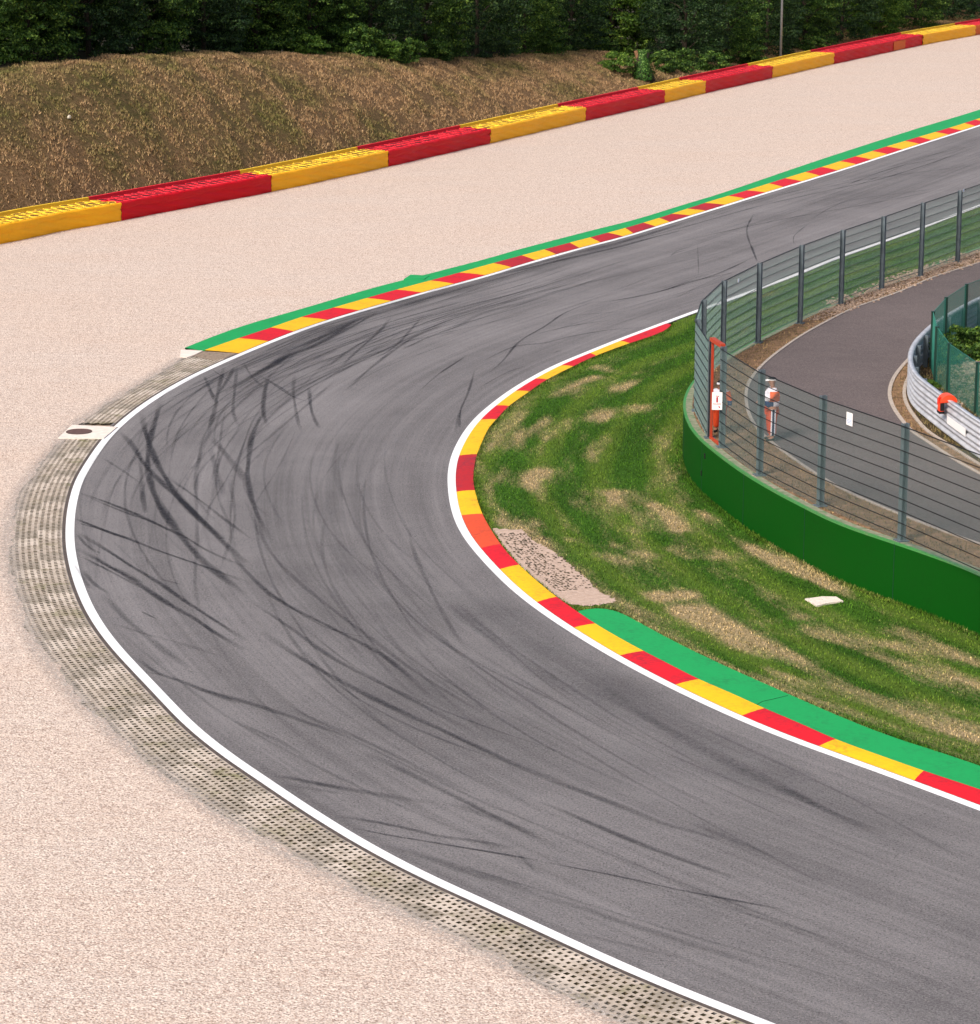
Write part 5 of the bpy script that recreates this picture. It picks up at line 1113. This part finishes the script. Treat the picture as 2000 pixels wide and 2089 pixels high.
# ================================================================== PEOPLE
def skin_obj(name, chains, mats, parent, sub=2):
    vs = []; es = []; rs = []; idx = {}
    def vid(p, r):
        key = tuple(round(x, 4) for x in p)
        if key not in idx: idx[key] = len(vs); vs.append(Vector(p)); rs.append(r)
        return idx[key]
    for ch in chains:
        ids = [vid(p, r) for p, r in ch]
        es += [(a, b_) for a, b_ in zip(ids, ids[1:])]
    me = bpy.data.meshes.new(name); me.from_pydata([tuple(v) for v in vs], es, [])
    o = bpy.data.objects.new(name, me); C.objects.link(o)
    md = o.modifiers.new('skin', 'SKIN'); sv = me.skin_vertices[0].data if me.skin_vertices else None
    for i, r in enumerate(rs): sv[i].radius = (r, r) if not isinstance(r, tuple) else r
    sv[0].use_root = True
    md.use_smooth_shade = True
    s2 = o.modifiers.new('sub', 'SUBSURF'); s2.levels = sub; s2.render_levels = sub
    dg = bpy.context.evaluated_depsgraph_get(); dg.update(); m2 = bpy.data.meshes.new_from_object(o.evaluated_get(dg)); o.modifiers.clear(); o.data = m2
    m2.materials.clear()
    for x in mats: m2.materials.append(x)
    if parent: o.parent = parent
    return o
def stripe_mat(name, base, axis='X'):
    m = mat(name, rough=.9, spec=.1); t = NT(m); sx = t.n('ShaderNodeSeparateXYZ'); t.l(t.coord(), sx.inputs[0]); x = t.math('ABSOLUTE', sx.outputs[0])
    c = t.mix(t.math('LESS_THAN', x, .056), base, (.72, .70, .76)); c = t.mix(t.math('LESS_THAN', x, .026), c, (.012, .02, .07)); t.color(c); return m
def jacket_mat():
    m = mat('marshal_jacket', rough=.9, spec=.1); t = NT(m); sx = t.n('ShaderNodeSeparateXYZ'); t.l(t.coord(), sx.inputs[0]); x, y, z = sx.outputs
    low = t.math('LESS_THAN', z, 1.13); front_ = t.math('GREATER_THAN', x, .00); c = t.mix(t.math('MULTIPLY', low, front_), (.72, .70, .77), (.014, .035, .13))
    band = t.math('MULTIPLY', t.math('LESS_THAN', z, 1.42), t.math('GREATER_THAN', z, 1.12)); back_ = t.math('LESS_THAN', x, .10)
    c = t.mix(t.math('MULTIPLY', band, back_), c, (.72, .12, .03)); t.color(c); return m
SM = stripe_mat('striped_trousers', (.55, .075, .028)); JM = jacket_mat(); OT = mat('orange_trousers', (.60, .06, .015), .9)
# local frame: +X = facing, +Y = left of body, z up, feet at 0
def person(loc, rz, label, arms, trou, jack, cap=True, hgt=1.0):
    root = empty('person', loc, label=label, cat='person'); root.rotation_euler.z = rz; root.scale = (hgt*1.2, hgt*1.12, hgt)
    V3 = lambda x, y, z: (x, y, z)
    body = []
    pel = (V3(0, 0, .95), .13)
    body.append([pel, (V3(0, 0, 1.10), .13), (V3(0, 0, 1.28), .145), (V3(-.01, 0, 1.42), .12), (V3(0, 0, 1.49), .058), (V3(.01, 0, 1.55), .056), (V3(.02, 0, 1.62), .082), (V3(.02, 0, 1.69), .088), (V3(.015, 0, 1.745), .060)])
    for s in (-1, 1):
        body.append([pel, (V3(0, .09*s, .90), .10), (V3(.02, .10*s, .50), .065), (V3(-.01, .11*s, .10), .045), (V3(.10, .12*s, .045), .035)])
        S = V3(-.01, .18*s, 1.41); E, W_ = arms[s]
        body.append([(V3(-.01, 0, 1.42), .12), (S, .06), (E, .043), (W_, .030)])
        E_, Wv = Vector(E), Vector(W_); d = (Wv-E_).normalized(); sd2 = d.cross(Vector((0, 0, 1))).normalized(); up2 = sd2.cross(d)
        palm = Wv+d*.06; body.append([(W_, .030), (tuple(palm), .033)])
        for q in range(4):
            kx = palm+sd2*(q-1.5)*.019; L_ = (.075, .085, .08, .062)[q]
            body.append([(tuple(palm), .033), (tuple(kx+d*.03), .0095), (tuple(kx+d*(.03+L_*.55)-up2*.012), .0085), (tuple(kx+d*(.03+L_*.85)-up2*.035), .007)])
        body.append([(tuple(Wv), .030), (tuple(Wv+d*.035+sd2*.038*s), .011), (tuple(Wv+d*.075+sd2*.05*s-up2*.01), .009)])
    skin_obj('body', body, [M['skin']], root)
    # face details
    b = MB(); b.box((.108, 0, 1.655), .03, .018, .045, Vector((1, 0, 0))); 
    for s in (-1, 1): b.box((.015, .086*s, 1.66), .03, .014, .05, Vector((1, 0, 0)))
    o = b.build('face', M['skin']); o.parent = root
    b = MB()
    for s in (-1, 1): b.box((.100, .032*s, 1.678), .008, .022, .009, Vector((1, 0, 0)), 0)
    b.box((.100, 0, 1.610), .006, .045, .008, Vector((1, 0, 0)), 0)
    o = b.build('eyes_and_mouth', M['capb']); o.parent = root
    jl = [[((0, 0, .90), .185), ((.02, 0, 1.10), .20), ((.01, 0, 1.29), .20), ((-.01, 0, 1.425), .155), ((0, 0, 1.485), .07)]]
    for s in (-1, 1):
        E, W_ = arms[s]; Wm = tuple(Vector(E).lerp(Vector(W_), .93)); jl.append([((-.01, 0, 1.425), .155), ((-.01, .185*s, 1.40), .10), (E, .085), (Wm, .062)])
    skin_obj('jacket', jl, [jack], root)
    tl = []
    for s in (-1, 1): tl.append([((0, 0, .97), .17), ((0, .085*s, .86), .145), ((.02, .10*s, .50), .112), ((-.01, .11*s, .13), .095)])
    skin_obj('trousers', tl, [trou], root)
    for s in (-1, 1):
        o = skin_obj('boot', [[((-.03, .11*s, .11), .058), ((-.02, .11*s, .05), .055), ((.07, .12*s, .045), .045), ((.15, .125*s, .035), .035)]], [M['boot']], root)
    if cap:
        b = MB(); n = 14
        for i in range(6):
            for k_ in range(n):
                def pt(i, k_): th = i/6*math.pi/2*.98; an = 2*math.pi*k_/n; return Vector((.015+math.cos(an)*.108*math.cos(th), math.sin(an)*.10*math.cos(th), 1.70+.085*math.sin(th)))
                b.add([pt(i, k_), pt(i, k_+1), pt(i+1, k_+1), pt(i+1, k_)], [(0, 1, 2, 3)], 1 if i < 1 else 0)
        o = b.build('cap', [M['capb'], M['signw']], smooth=False); o.parent = root
        b = MB(); ring = [Vector((.09+math.cos(a)*.12, math.sin(a)*.085, 1.70-.02*math.cos(a))) for a in np.linspace(-1.5, 1.5, 9)]
        b.add([v+Vector((0, 0, .006)) for v in ring]+[v-Vector((0, 0, .006)) for v in ring], [tuple(range(9)), tuple(range(9, 18))[::-1]]+[(i, i+1, i+10, i+9) for i in range(8)])
        o = b.build('cap_brim', M['signw']); o.parent = root
    return root
p1 = P(1574.5, 898, ZI); hp = (zat(p1.y, 768)-ZI)/1.79
person(p1, R(183), 'person in a white and orange jacket, striped trousers and cap on the service road',
       {-1: ((.06, -.25, 1.15), (.26, -.10, 1.10)), 1: ((.10, .24, 1.18), (.22, .08, 1.42))}, SM, JM, True, hp)
p2 = P(1468, 884, ZI+.0); hp2 = (zat(p2.y, 778)-ZI)/1.79
person(Vector((p2.x+.02, p2.y+.20, ZI)), R(250), 'person in orange trousers standing in the gate opening, half hidden by its post',
       {-1: ((.02, -.27, 1.14), (.16, -.20, .92)), 1: ((.0, .30, 1.15), (.12, .34, .92))}, OT, JM, True, min(1.0, hp2))
bpy.context.view_layer.update()
